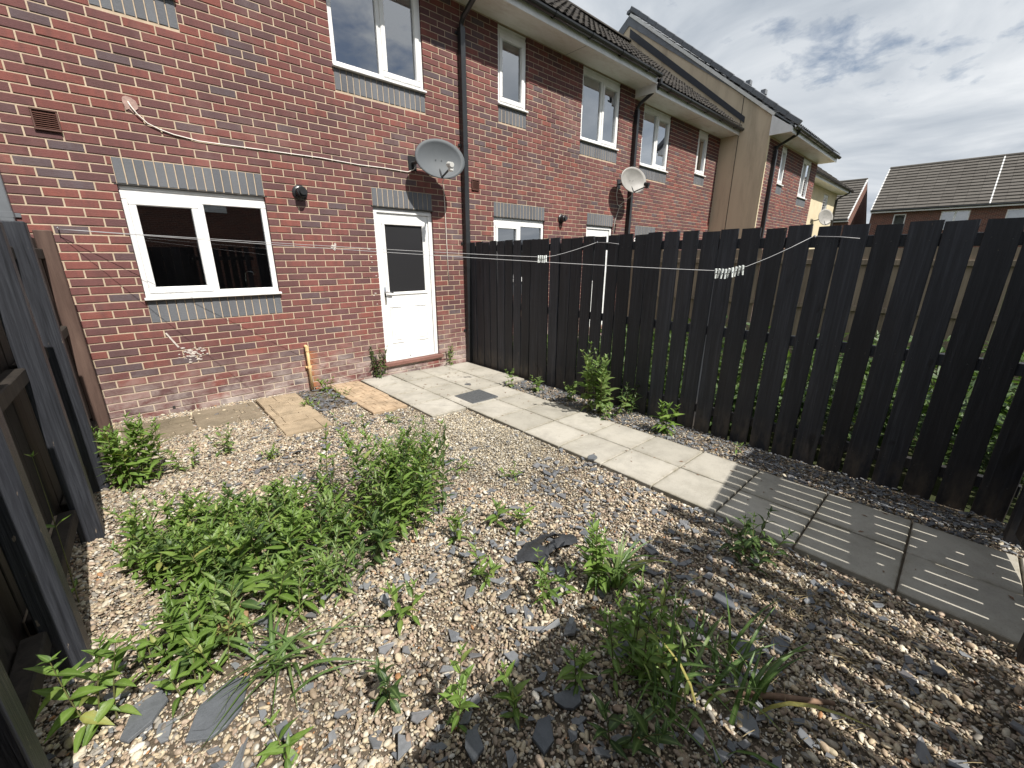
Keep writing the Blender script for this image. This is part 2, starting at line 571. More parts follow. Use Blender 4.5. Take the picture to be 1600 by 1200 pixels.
k = NT('garden soil')
c_ = k.ramp(k.noise(k.pos(), 9, 7, 0.7), [(0.3, (0.075, 0.058, 0.042)), (0.7, (0.19, 0.155, 0.115))])
k.bump(k.noise(k.pos(), 40, 6, 0.7), 0.8, 0.02)
M['soil'] = k.fin(c_, 0.95, 0.2)
k = NT('rough ground')
c_ = k.ramp(k.noise(k.pos(), 1.4, 8, 0.7), [(0.3, (0.026, 0.036, 0.012)), (0.55, (0.045, 0.052, 0.02)), (0.75, (0.075, 0.062, 0.04))])
k.bump(k.noise(k.pos(), 22, 6, 0.7), 0.8, 0.03)
M['ground'] = k.fin(c_, 0.95, 0.2)

k = NT('river pebble')
t_ = k.tone(True)
c_ = k.ramp(t_, [(0.0, (0.43, 0.365, 0.26)), (0.14, (0.50, 0.45, 0.355)), (0.25, (0.31, 0.24, 0.17)), (0.37, (0.35, 0.275, 0.21)), (0.49, (0.245, 0.225, 0.195)), (0.60, (0.41, 0.33, 0.225)), (0.70, (0.27, 0.20, 0.15)), (0.79, (0.54, 0.51, 0.45)), (0.86, (0.16, 0.14, 0.122)), (0.93, (0.34, 0.295, 0.235)), (0.99, (0.34, 0.175, 0.08)), (1.0, (0.28, 0.15, 0.075))], 'CONSTANT')
mt = k.noise(k.pos(), 70, 5, 0.7)
c_ = k.mix(0.8, c_, k.ramp(mt, [(0.3, 0.55), (0.65, 1.05)]), 'MULTIPLY')
patch = k.ramp(k.noise(k.pos(), 1.5, 5, 0.65), [(0.35, 0.88), (0.65, 1.32)])
c_ = k.mix(1.0, c_, patch, 'MULTIPLY')
k.bump(k.noise(k.pos(), 240, 3, 0.6), 0.2, 0.002)
M['pebble'] = k.fin(c_, 0.62, 0.35)
k = NT('slate chip')
t_ = k.tone(True)
c_ = k.ramp(t_, [(0.0, (0.115, 0.122, 0.135)), (0.4, (0.15, 0.158, 0.172)), (0.7, (0.20, 0.207, 0.218)), (1.0, (0.125, 0.122, 0.128))])
mt = k.noise(k.pos(), 35, 5, 0.7)
c_ = k.mix(0.6, c_, k.ramp(mt, [(0.3, 0.6), (0.7, 1.15)]), 'MULTIPLY')
k.bump(k.noise(k.pos(), 90, 4, 0.7), 0.4, 0.003)
M['slate'] = k.fin(c_, 0.5, 0.45)


def leaf_mat(name, stops, trans=0.32, inst=False):
    k = NT(name)
    c = k.ramp(k.tone(inst), stops)
    nv = k.noise(k.pos(), 45, 3, 0.6)
    c = k.mix(0.45, c, k.ramp(nv, [(0.3, 0.68), (0.7, 1.15)]), 'MULTIPLY')
    rib = k.n('ShaderNodeAttribute', attribute_name='rib').outputs['Fac']
    c = k.mix(k.math('MULTIPLY', k.math('POWER', rib, 5.0), 0.55), c, (0.26, 0.36, 0.13))
    c = k.mix(k.math('MULTIPLY', k.math('POWER', k.math('SUBTRACT', 1.0, rib), 3.0), 0.30), c, (0.03, 0.07, 0.015))
    k.bump(k.noise(k.pos(), 90, 3, 0.6), 0.35, 0.004)
    k.put(k.b.inputs['Base Color'], c)
    k.b.inputs['Roughness'].default_value = 0.42
    k.b.inputs['Specular IOR Level'].default_value = 0.35
    tl = k.n('ShaderNodeBsdfTranslucent')
    k.l(k.mix(1.0, c, (1.15, 1.25, 0.6), 'MULTIPLY'), tl.inputs['Color'])
    m2 = k.n('ShaderNodeMixShader')
    m2.inputs[0].default_value = trans
    k.l(k.b.outputs[0], m2.inputs[1])
    k.l(tl.outputs[0], m2.inputs[2])
    k.l(m2.outputs[0], k.out.inputs['Surface'])
    return k.m


M['leaf'] = leaf_mat('fresh weed leaf', [(0.0, (0.082, 0.145, 0.028)), (0.4, (0.135, 0.225, 0.042)), (0.8, (0.175, 0.28, 0.055)), (0.955, (0.22, 0.31, 0.075)), (1.0, (0.34, 0.34, 0.10))])
M['leaf_dark'] = leaf_mat('dark weed leaf', [(0.0, (0.032, 0.062, 0.022)), (0.7, (0.055, 0.10, 0.03)), (1.0, (0.09, 0.14, 0.04))])
M['leaf_pale'] = leaf_mat('pale bramble leaf', [(0.0, (0.10, 0.17, 0.05)), (0.6, (0.16, 0.24, 0.07)), (1.0, (0.24, 0.31, 0.11))])
M['grass'] = leaf_mat('grass blade', [(0.0, (0.07, 0.13, 0.035)), (0.6, (0.11, 0.19, 0.055)), (0.9, (0.20, 0.24, 0.09)), (1.0, (0.42, 0.36, 0.12))])
M['stem'] = plain('weed stem', (0.13, 0.13, 0.05), 0.6, 0.3, 0, 0.3, 30)
M['render_tan'] = None
k = NT('tan wall render')
st = k.noise(k.pos((2.2, 2.2, 0.35)), 1.0, 7, 0.7, 0.3)
c_ = k.ramp(st, [(0.28, (0.40, 0.33, 0.245)), (0.5, (0.60, 0.50, 0.37)), (0.75, (0.66, 0.56, 0.42))])
k.bump(k.noise(k.pos(), 60, 4, 0.6), 0.3, 0.005)
M['render_tan'] = k.fin(c_, 0.92, 0.2)
M['render_cream'] = plain('cream wall render', (0.58, 0.50, 0.35), 0.92, 0.2, 0, 0.10, 2)


def tile_mat(name, a, b, moss):
    k = NT(name)
    c = k.ramp(k.tone(), [(0.0, a), (1.0, b)])
    mo = k.ramp(k.noise(k.pos(), 5, 7, 0.75), [(0.45, 0.0), (0.68, 1.0)])
    c = k.mix(k.math('MULTIPLY', mo, 0.6), c, moss)
    c = k.mix(0.5, c, k.ramp(k.noise(k.pos(), 70, 4, 0.7), [(0.3, 0.5), (0.7, 1.1)]), 'MULTIPLY')
    k.bump(k.noise(k.pos(), 50, 5, 0.7), 0.6, 0.008)
    return k.fin(c, 0.9, 0.2)


M['tile_brown'] = tile_mat('brown concrete roof tile', (0.030, 0.028, 0.027), (0.052, 0.047, 0.044), (0.085, 0.075, 0.060))
M['tile_grey'] = tile_mat('dark grey roof tile', (0.18, 0.195, 0.22), (0.23, 0.245, 0.27), (0.16, 0.16, 0.16))
M['tile_far'] = tile_mat('grey brown roof tile', (0.115, 0.105, 0.095), (0.15, 0.138, 0.125), (0.10, 0.095, 0.085))
M['lead'] = plain('dark lead flashing', (0.035, 0.038, 0.048), 0.55, 0.4)
k = NT('far brickwork')
bt = k.n('ShaderNodeTexBrick')
bt.inputs['Color1'].default_value = (0.17, 0.065, 0.05, 1); bt.inputs['Color2'].default_value = (0.10, 0.048, 0.042, 1)
bt.inputs['Mortar'].default_value = (0.26, 0.20, 0.16, 1)
bt.inputs['Scale'].default_value = 1.0; bt.inputs['Mortar Size'].default_value = 0.008
bt.inputs['Brick Width'].default_value = 0.225; bt.inputs['Row Height'].default_value = 0.075
sw = k.n('ShaderNodeSeparateXYZ'); k.l(k.pos(), sw.inputs[0])
cb = k.n('ShaderNodeCombineXYZ'); k.l(k.math('ADD', sw.outputs[0], sw.outputs[1]), cb.inputs[0]); k.l(sw.outputs[2], cb.inputs[1])
k.l(cb.outputs[0], bt.inputs['Vector'])
M['far_brick'] = k.fin(bt.outputs['Color'], 0.9, 0.2)

# ------------------------------------------------------------------ the ground
g = MB()
for i, (xa, xb) in enumerate(((-160, -3), (-3, 9), (9, 320))):
    za, zb = gz(xa) - 0.055, gz(xb) - 0.055
    g.add([(xa, -220, za), (xb, -220, zb), (xb, 260, zb), (xa, 260, za)], [(0, 1, 2, 3)])
g.build('ground', M['ground'], kind='structure')
s_ = MB()
s_.add([(-0.78, -6.2, gz(-.78) - 0.022), (3.93, -6.2, gz(3.93) - 0.022), (3.93, 0.0, gz(3.93) - 0.022), (-0.78, 0.0, gz(-.78) - 0.022)], [(0, 1, 2, 3)])
s_.build('soil', M['soil'], kind='structure')

# paved path and patio, one slab each
PX0, PP = 2.484, 0.4615


def slab_mesh(name, mat, w, d, t, c, tilt=0.0):
    mb = MB()
    mb.bev(-w / 2, w / 2, -d / 2, d / 2, -t, 0, c)
    return mb.mesh(name, mat)


bed = MB()
for a, b, c, d in ((2.0, 3.86, -1.86, -0.005), (2.49, 3.40, -6.6, -1.86)):
    bed.add([(a, c, gz(a) - 0.012), (b, c, gz(b) - 0.012), (b, d, gz(b) - 0.012), (a, d, gz(a) - 0.012)], [(0, 1, 2, 3)])
path = bed.build('path', M['soil'], kind='structure')
slabs = [slab_mesh('paving_slab', M['flag'], PP - 0.011, PP - 0.011, 0.04, 0.005) for _ in range(1)]
for cix in (-1, 0, 1, 2):
    rows = {-1: 4, 0: 14, 1: 14, 2: 3}[cix]
    for r_ in range(rows):
        x, y = PX0 + (cix + .5) * PP, -0.02 - (r_ + .5) * PP
        o = obj('paving_slab', slabs[0], path, (x, y, gz(x) + 0.012 + RN.uniform(-.002, .002)))
        o.rotation_euler = (RN.uniform(-.004, .004), 0.026 + RN.uniform(-.004, .004), RN.uniform(-.005, .005))
# drain cover let into the path
dc = thing('drain_cover', (2.81, -1.62, gz(2.8) + .012), 'dark grey square drain cover set into the pale paving slabs', 'drain cover')
mb = MB(); mb.bev(2.61, 3.005, -1.81, -1.43, gz(2.8) - .01, gz(2.8) + 0.022, 0.004)
mb.build('cover_plate', M['drain'], dc)
mb = MB()
for i in range(9):
    for j in range(9):
        x, y = 2.645 + i * .041, -1.775 + j * .039
        mb.bev(x - .014, x + .014, y - .006, y + .006, gz(2.8) + .0225, gz(2.8) + .026, .001)
mb.build('tread_pattern', M['drain'], dc, kind='stuff')
hl = MB(); hl.tube([(3.051, -1.125, gz(3.05) + .013), (3.051, -1.125, gz(3.05) + .0165)], 0.045, 12)
tag(hl.build('gully_grate', M['drain']), 'small round dark gully grate among the pale slabs by the door', 'drain')

# orange stamped pavers (three), each with its own little brick pattern
pb = MB(); pb.box(1.585, 2.0, -1.40, -0.01, gz(1.8) - .05, gz(1.8) - .02)
paver = pb.build('paver_strip', M['soil'], kind='structure')
pm = MB()
pm.box(-.205, .205, -.222, .222, -.03, -.0035)
for i in range(4):
    for j in range(3):
        if (i + j) % 2:
            continue
for j in range(4):
    off = 0 if j % 2 == 0 else 0.07
    xs = [-.205] + [(-.205 + off + 0.137 * q) for q in range(0, 4) if -.19 < -.205 + off + .137 * q < .19] + [.205]
    for a, b in zip(xs[:-1], xs[1:]):
        pm.bev(a + .0045, b - .0045, -.222 + j * .111 + .0045, -.222 + (j + 1) * .111 - .0045, -.010, .003, .004, RN.random())
pmesh = pm.mesh('paving_slab', M['paver'])
for r_ in range(3):
    o = obj('paving_slab', pmesh, paver, (1.79, -0.245 - r_ * .455, gz(1.8) + .012))
    o.rotation_euler = (RN.uniform(-.006, .006), .026, RN.uniform(-.01, .01) + (math.pi if r_ == 1 else 0))
# buff riven flags (three)
bb = MB(); bb.box(0.73, 1.13, -1.42, -.11, gz(.9) - .05, gz(.9) - .02)
buff = bb.build('buff_paving', M['soil'], kind='structure')


def riven(name, mat, w, d, seed, cracks):
    """a riven flag: an uneven sheet of cells split by sunk joints"""
    rr = random.Random(seed)
    mb = MB()
    mb.box(-w / 2, w / 2, -d / 2, d / 2, -.035, -.006)
    ys = [-d / 2] + sorted(rr.uniform(-d * .35, d * .35) for _ in range(cracks)) + [d / 2]
    for a, b in zip(ys[:-1], ys[1:]):
        xs = [-w / 2] + sorted(rr.uniform(-w * .4, w * .4) for _ in range(rr.randint(1, 2))) + [w / 2]
        for p, q in zip(xs[:-1], xs[1:]):
            sk = [rr.uniform(-.012, .012) for _ in range(2)]
            h = rr.uniform(0, .006)
            m_ = .0025
            vs = [(p + m_, a + m_ + sk[0] * (p > -w / 2)), (q - m_, a + m_ + sk[1] * (q < w / 2)), (q - m_, b - m_), (p + m_, b - m_)]
            top = [(x * .995, y * .995, h + rr.uniform(-.002, .002)) for x, y in vs]
            mb.add([(x, y, -.007) for x, y in vs] + top, [(4, 5, 6, 7), (0, 1, 5, 4), (1, 2, 6, 5), (2, 3, 7, 6), (3, 0, 4, 7)], rr.random() * .3)
    return mb.mesh(name, mat)


for r_, (x, y, w) in enumerate(((0.95, -.33, .43), (0.935, -.77, .42), (0.925, -1.20, .43))):
    o = obj('paving_slab', riven('paving_slab', M['buff'], w, .435, r_ + 3, 3), buff, (x, y, gz(x) + .012))
    o.rotation_euler = (0, .026, RN.uniform(-.02, .02))
bb = MB(); bb.box(-.30, .68, -.70, -.22, gz(.2) - .05, gz(.2) - .035)
oldp = bb.build('brown_paving', M['soil'], kind='structure')
for r_, (x, y, w, d, rz) in enumerate(((0.41, -.43, .57, .60, -.02), (-.16, -.50, .52, .55, .03))):
    o = obj('paving_slab', riven('paving_slab', M['brown_flag'], w, d, r_ + 13, 4), oldp, (x, y, gz(x) + .002))
    o.rotation_euler = (0, .026, rz)

# ------------------------------------------------------------------ houses
ZREF, XREF = 2.273, 1.2
BL, BH = 0.225, 0.075


def brick_variant(seed, L=0.215, H=0.0635, D=0.10):
    rr = random.Random(seed)
    c = 0.0035
    mb = MB()
    j = lambda: rr.uniform(-.0012, .0012)
    fr_ = [(-L / 2 + c + j(), j(), -H / 2 + c + j()), (L / 2 - c + j(), j(), -H / 2 + c + j()), (L / 2 - c + j(), j(), H / 2 - c + j()), (-L / 2 + c + j(), j(), H / 2 - c + j())]
    md = [(-L / 2, c, -H / 2), (L / 2, c, -H / 2), (L / 2, c, H / 2), (-L / 2, c, H / 2)]
    bk = [(x, D, z) for x, y, z in md]
    fs = [(0, 1, 2, 3)] + [(4 + i, 4 + (i + 1) % 4, (i + 1) % 4, i) for i in range(4)] + [(8 + i, 8 + (i + 1) % 4, 4 + (i + 1) % 4, 4 + i) for i in range(4)]
    mb.add(fr_ + md + bk, fs)
    return mb


BRICKS = [brick_variant(i).mesh('brick', M['brick']) for i in range(6)]
SOLDIERS = [brick_variant(50 + i, 0.066, 0.215).mesh('brick', M['blue_brick']) for i in range(4)]
BV = [np.array(brick_variant(i).v) for i in range(6)]
BF = brick_variant(0).f
SV = [np.array(brick_variant(50 + i, 0.066, 0.215).v) for i in range(4)]


def area_px(x, y, z, w, h):
    p = project((x, y, z))
    if p is None or not (-30 < p[0] < 1630 and -30 < p[1] < 1230):
        return 0.0
    a = project((x + w / 2, y, z)); b = project((x - w / 2, y, z)); c = project((x, y, z + h / 2)); d = project((x, y, z - h / 2))
    if None in (a, b, c, d):
        return 0.0
    return abs(a[0] - b[0]) * abs(c[1] - d[1])


def hidden(x, y, z):
    """roughly: behind the right-hand fence as seen by the camera"""
    t = (3.93 - CAM.x) / (x - CAM.x) if x > 3.93 else 2
    if t < 1:
        yy, zz = CAM.y + (y - CAM.y) * t, CAM.z + (z - CAM.z) * t
        return yy < 0 and zz < 1.84
    return False


def brick_wall(house, x0, x1, z0, z1, yw, openings, bands, nobj, zref=ZREF, ends=(False, False)):
    """openings: holes; bands: rectangles filled by soldier courses (excluded from the stretcher bond)"""
    xs = sorted({x0, x1} | {v for o in openings for v in (o[0] - .004, o[1] + .004)})
    zs = sorted({z0, z1} | {v for o in openings for v in (o[2] - .004, o[3] + .004) if z0 < v < z1})
    mb = MB()
    ym = yw + 0.0065
    for a, b in zip(xs[:-1], xs[1:]):
        for c, d in zip(zs[:-1], zs[1:]):
            cx, cz = (a + b) / 2, (c + d) / 2
            if any(o[0] < cx < o[1] and o[2] < cz < o[3] for o in openings):
                continue
            mb.add([(a, ym, c), (b, ym, c), (b, ym, d), (a, ym, d)], [(0, 1, 2, 3)])
    for o in openings:
        a, b, c, d = o[0] - .004, o[1] + .004, o[2] - .004, min(o[3] + .004, z1)
        y2 = yw + .16
        mb.add([(a, ym, c), (a, y2, c), (a, y2, d), (a, ym, d)], [(0, 1, 2, 3)])
        mb.add([(b, ym, c), (b, y2, c), (b, y2, d), (b, ym, d)], [(3, 2, 1, 0)])
        mb.add([(a, ym, d), (b, ym, d), (b, y2, d), (a, y2, d)], [(3, 2, 1, 0)])
        mb.add([(a, ym, c), (b, ym, c), (b, y2, c), (a, y2, c)], [(0, 1, 2, 3)])
    for e, xx in zip(ends, (x0 + .006, x1 - .006)):
        if e:
            mb.add([(xx, ym, z0), (xx, yw + 4, z0), (xx, yw + 4, z1), (xx, ym, z1)], [(0, 1, 2, 3)])
    wall = mb.build('wall', M['mortar'], house)
    solid = list(openings) + list(bands)
    lst = []
    k0, k1 = math.floor((z0 - zref) / BH), math.ceil((z1 - zref) / BH)
    for kk in range(k0, k1):
        zc = zref + (kk + .5) * BH
        if zc - .0325 < z0 - .05 or zc + .034 > z1 + .02:
            continue
        iv = [(x0, x1)]
        for o in solid:
            if o[2] - .02 < zc < o[3] + .02:
                nv = []
                for a, b in iv:
                    if o[1] <= a or o[0] >= b:
                        nv.append((a, b)); continue
                    if o[0] > a: nv.append((a, o[0]))
                    if o[1] < b: nv.append((o[1], b))
                iv = nv
        ph = XREF + (0.0 if kk % 2 else BL / 2)
        for a, b in iv:
            cuts = [a] + [ph + q * BL for q in range(math.floor((a - ph) / BL), math.ceil((b - ph) / BL) + 1) if a + .035 < ph + q * BL < b - .035] + [b]
            for p, q in zip(cuts[:-1], cuts[1:]):
                p2 = p + (0.0058 if p > a or a == x0 else 0.0)
                q2 = q - (0.0058 if q < b or b == x1 else 0.0)
                if q2 - p2 > .02:
                    lst.append(((p2 + q2) / 2, zc, q2 - p2))
    sc = [(0 if hidden(x, yw, z) else area_px(x, yw, z, w, .065)) for x, z, w in lst]
    order = sorted(range(len(lst)), key=lambda i: -sc[i])
    single = set(i for i in order[:nobj] if sc[i] > 0)
    V, F, T = [], [], []
    nf = len(BF)
    for i, (x, z, w) in enumerate(lst):
        dy = RN.uniform(-.0018, .0015)
        rz, ry = RN.uniform(-.006, .006), RN.uniform(-.004, .004)
        if i in single:
            o = obj('brick', BRICKS[RN.randrange(6)], wall, (x, yw + dy, z))
            o.scale = (w / .215, 1, 1)
            o.rotation_euler = (RN.uniform(-.015, .015), ry, rz)
        else:
            v = BV[RN.randrange(6)].copy()
            v[:, 0] = v[:, 0] * (w / .215)
            v[:, 1] += v[:, 0] * rz
            v[:, 2] += v[:, 0] * ry
            v += (x, yw + dy, z)
            F.append((len(V) * 12, RN.random()))
            V.append(v)
    if V:
        mb = MB()
        for v, (o_, t) in zip(V, F):
            mb.add(v.tolist(), BF, t)
        mb.build('brickwork', M['brick'], wall, kind='stuff')
    return wall


def soldiers(house, name, x0, x1, z0, yw, single):
    n = round((x1 - x0) / .075)
    w = (x1 - x0) / n
    mb = MB(); mb.box(x0, x1, yw + .0055, yw + .09, z0 + .002, z0 + .223)
    p = mb.build(name, M['mortar'], house)
    if single:
        for i in range(n):
            o = obj('brick', SOLDIERS[RN.randrange(4)], p, (x0 + (i + .5) * w, yw + RN.uniform(-.001, .001), z0 + .1125))
            o.scale = ((w - .009) / .066, 1, 1)
    else:
        mb = MB()
        for i in range(n):
            v = SV[RN.randrange(4)].copy()
            v[:, 0] *= (w - .009) / .066
            mb.add((v + (x0 + (i + .5) * w, yw, z0 + .1125)).tolist(), BF, RN.random())
        mb.build('brickwork', M['blue_brick'], p, kind='stuff')


def frame_ring(mb, x0, x1, z0, z1, y0, y1, w, c=.004):
    mb.bev(x0, x1, y0, y1, z0, z0 + w, c)
    mb.bev(x0, x1, y0, y1, z1 - w, z1, c)
    mb.bev(x0, x0 + w, y0 + .0006, y1, z0 + w + .0005, z1 - w - .0005, c)
    mb.bev(x1 - w, x1, y0 + .0006, y1, z0 + w + .0005, z1 - w - .0005, c)


def window(house, x0, x1, z0, z1, yw, lights, head=0.06, curtain=None, dark=True):
    """lights: list of (width share, opening sash?)"""
    yf = yw + .022
    mb = MB()
    zt, zb = z1 - head, z0 + .028
    frame_ring(mb, x0 + .004, x1 - .004, zb, zt, yf, yf + .06, .05)
    if head > .02:                                       # head extension profile, in steps
        mb.bev(x0 + .004, x1 - .004, yf + .012, yf + .06, zt + .001, zt + head * .5, .003)
        mb.bev(x0 + .004, x1 - .004, yf + .004, yf + .06, zt + head * .5 + .001, z1 - .006, .003)
    cuts = [x0 + .054]
    tot = sum(s for s, _ in lights)
    for s, _ in lights[:-1]:
        cuts.append(cuts[-1] + (x1 - x0 - .108) * s / tot)
    cuts.append(x1 - .054)
    for cx in cuts[1:-1]:
        mb.bev(cx - .03, cx + .03, yf + .001, yf + .058, zb + .05, zt - .05, .004)
    fr_ = mb.build('window', M['upvc'], house)
    for i, (s, sash) in enumerate(lights):
        a = cuts[i] + (.03 if i > 0 else 0)
        b = cuts[i + 1] - (.03 if i < len(lights) - 1 else 0)
        c, d = zb + .05, zt - .05
        ins = 0.012
        if sash:
            mb = MB()
            frame_ring(mb, a - .012, b + .012, c - .012, d + .012, yf - .014, yf + .045, .058, .006)
            mb.build('sash', M['upvc'], fr_)
            a, b, c, d = a + .046, b - .046, c + .046, d - .046
        mb = MB(); mb.add([(a - .006, yf + .028, c - .006), (b + .006, yf + .028, c - .006), (b + .006, yf + .028, d + .006), (a - .006, yf + .028, d + .006)], [(0, 1, 2, 3)])
        mb.build('pane', M['glass'], fr_)
    mb = MB(); mb.bev(x0 - .012, x1 + .012, yw - .042, yf + .02, z0 + .001, z0 + .027, .005)
    mb.build('sill', M['upvc'], fr_)
    # the room behind: five dim inner faces
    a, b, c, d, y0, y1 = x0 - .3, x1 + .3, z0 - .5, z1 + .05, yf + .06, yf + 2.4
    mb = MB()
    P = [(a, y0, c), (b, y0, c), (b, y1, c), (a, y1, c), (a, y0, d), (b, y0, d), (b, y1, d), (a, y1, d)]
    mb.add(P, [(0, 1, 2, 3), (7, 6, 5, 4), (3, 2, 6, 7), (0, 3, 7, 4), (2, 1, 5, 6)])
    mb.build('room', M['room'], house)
    if curtain:
        for (u0, u1) in curtain:
            mb = MB()
            n = 9
            xs = [x0 + .03 + (x1 - x0 - .06) * (u0 + (u1 - u0) * i / n) for i in range(n + 1)]
            vs = []
            for i, x in enumerate(xs):
                y = yf + .12 + (.025 if i % 2 else 0)
                vs += [(x, y, z0 + .02), (x, y, z1 - .02)]
            mb.add(vs, [(2 * i, 2 * i + 2, 2 * i + 3, 2 * i + 1) for i in range(n)])
            mb.build('curtain', M['curtain'], fr_)
    return fr_


def door(house, x0, x1, z0, z1, yw, detail=True):
    yf = yw + .03
    mb = MB()
    for a, b in ((x0 + .003, x0 + .06), (x1 - .06, x1 - .003)):
        mb.bev(a, b, yf, yf + .07, z0 + .005, z1 - .07, .004)
    mb.bev(x0 + .003, x1 - .003, yf, yf + .07, z1 - .0695, z1 - .03, .004)
    mb.bev(x0 + .003, x1 - .003, yf + .012, yf + .07, z1 - .0295, z1 - .006, .004)
    fr_ = mb.build('door_frame', M['upvc'], house)
    a, b, c, d = x0 + .062, x1 - .062, z0 + .03, z1 - .072
    yl = yf + .022
    # leaf built round its glazed opening
    ga, gb, gc, gd = a + .095, b - .095, c + .955, d - .135
    mb = MB()
    mb.bev(a, b, yl, yl + .045, c, gc, .003)
    mb.bev(a, b, yl, yl + .045, gd, d, .003)
    mb.bev(a, ga, yl + .0004, yl + .045, gc + .0005, gd - .0005, .003)
    mb.bev(gb, b, yl + .0004, yl + .045, gc + .0005, gd - .0005, .003)
    lf = mb.build('door', M['door'], house)
    mb = MB(); frame_ring(mb, ga - .035, gb + .035, gc - .035, gd + .035, yl - .014, yl + .01, .042, .006)
    mb.build('glazing_bead', M['upvc'], lf)
    mb = MB(); mb.box(ga, gb, yl + .012, yl + .02, gc, gd)
    mb.build('pane', M['door_glass'], lf)
    for pa, pb_ in ((a + .085, a + .285), (b - .285, b - .085)):
        mb = MB()
        frame_ring(mb, pa, pb_, c + .23, c + .77, yl - .010, yl + .004, .026, .007)
        mb.bev(pa + .045, pb_ - .045, yl - .007, yl + .004, c + .275, c + .725, .006)
        mb.build('panel', M['door'], lf)
    mb = MB(); mb.bev(x0 + .062, x1 - .062, yf - .004, yf + .06, z0 + .004, z0 + .028, .004)
    mb.build('threshold', M['white_metal'], house)
    if detail:
        mb = MB()
        mb.bev(a + .018, a + .046, yl - .010, yl - .0005, z0 + .83, z0 + 1.07, .004)
        mb.tube([(a + .032, yl - .01, z0 + 1.0), (a + .032, yl - .05, z0 + 1.0)], .009, 8)
        mb.tube([(a + .032, yl - .05, z0 + 1.003), (a + .09, yl - .055, z0 + .995), (a + .135, yl - .05, z0 + .985)], .009, 8)
        mb.build('handle', M['chrome'], lf, smooth=True)
        mb = MB(); mb.bev(x0 - .05, x1 + .045, yw - .045, yf + .03, z0 - .052, z0 + .002, .006)
        mb.build('door_sill', M['sill_tile'], house)
        mb = MB(); mb.bev(a + .34, a + .37, yl - .006, yl + .002, c + .012, c + .022, .002)
        mb.build('weather_drip', M['steel'], lf)
    return lf


TILE_W, TILE_G = 0.30, 0.31
TPROF = [(0.0, 0.0), (.035, .020), (.075, .020), (.11, .0), (.155, 0.0), (.19, .020), (.23, .020), (.265, 0.0), (.30, 0.0)]


def tile_verts(prof, L=.36, rise=.024, th=.014):
    """local: x across, y up the slope, z out of the slope; the lower edge lifted over the tile below"""
    vs, fs = [], []
    n = len(prof)
    for x, z in prof:
        vs += [(x, 0, z + rise), (x, L, z + .004), (x, 0, z + rise - th)]
    for i in range(n - 1):
        a, b = 3 * i, 3 * (i + 1)
        fs += [(a, b, b + 1, a + 1), (a + 2, b + 2, b, a)]
    return vs, fs


def roof(house, x0, x1, ye, ze, yr, zr, mat, ntiles, prof=TPROF, back=6.9, gauge=TILE_G, tw=TILE_W):
    sl_ = math.hypot(yr - ye, zr - ze)
    th = math.atan2(zr - ze, yr - ye)
    mb = MB()
    mb.prism([(ye + .02, ze - .03), (yr, zr - .03), (back, zr - .03 - (back - yr) * .8), (back, zr - .2 - (back - yr) * .8), (yr, zr - .3), (ye + .02, ze - .06)], 'x', x0 + .01, x1 - .01)
    rf = mb.build('roof', mat, house)
    Rm = Matrix.Rotation(th, 4, 'X')
    vs, fs = tile_verts(prof)
    m1 = MB(); m1.add(vs, fs)
    me = m1.mesh('roof_tile', mat)
    nx, ny = int((x1 - x0) / tw), int(sl_ / gauge)
    lst = []
    for j in range(ny + 1):
        for i in range(nx):
            s = j * gauge
            y, z = ye + s * math.cos(th), ze + s * math.sin(th)
            x = x0 + i * tw + (x1 - x0 - nx * tw) / 2
            p = project((x + .15, y, z))
            sc = 0 if p is None or not (-20 < p[0] < 1620 and -20 < p[1] < 1220) else 1.0 / p[2] + (20 if j < ny * .35 else 0) / (1 + p[2])
            lst.append((sc, x, y, z))
    lst.sort(key=lambda q: -q[0])
    mb = MB()
    for i, (sc, x, y, z) in enumerate(lst):
        jx, jr = RN.uniform(-.004, .004), RN.uniform(-.012, .012)
        if i < ntiles and sc > 0:
            o = obj('roof_tile', me, rf, (x + jx, y, z))
            o.rotation_euler = (th + jr, RN.uniform(-.03, .03), RN.uniform(-.02, .02))
        else:
            Mx = Matrix.Translation((x + jx, y, z)) @ Matrix.Rotation(th + jr, 4, 'X')
            mb.add([tuple(Mx @ Vector(p)) for p in vs], fs, RN.random())
    if mb.v:
        mb.build('tiling', mat, rf, kind='stuff')
    mb = MB()
    n = int((x1 - x0) / .45)
    for i in range(n):
        a = x0 + i * (x1 - x0) / n
        pts = [(yr + .12 * math.cos(q), zr + .02 + .09 * math.sin(q)) for q in [math.pi * t / 6 for t in range(7)]]
        mb.prism(pts, 'x', a + .004, a + (x1 - x0) / n - .002, RN.random())
    mb.build('ridge_tiles', mat, rf)
    return rf


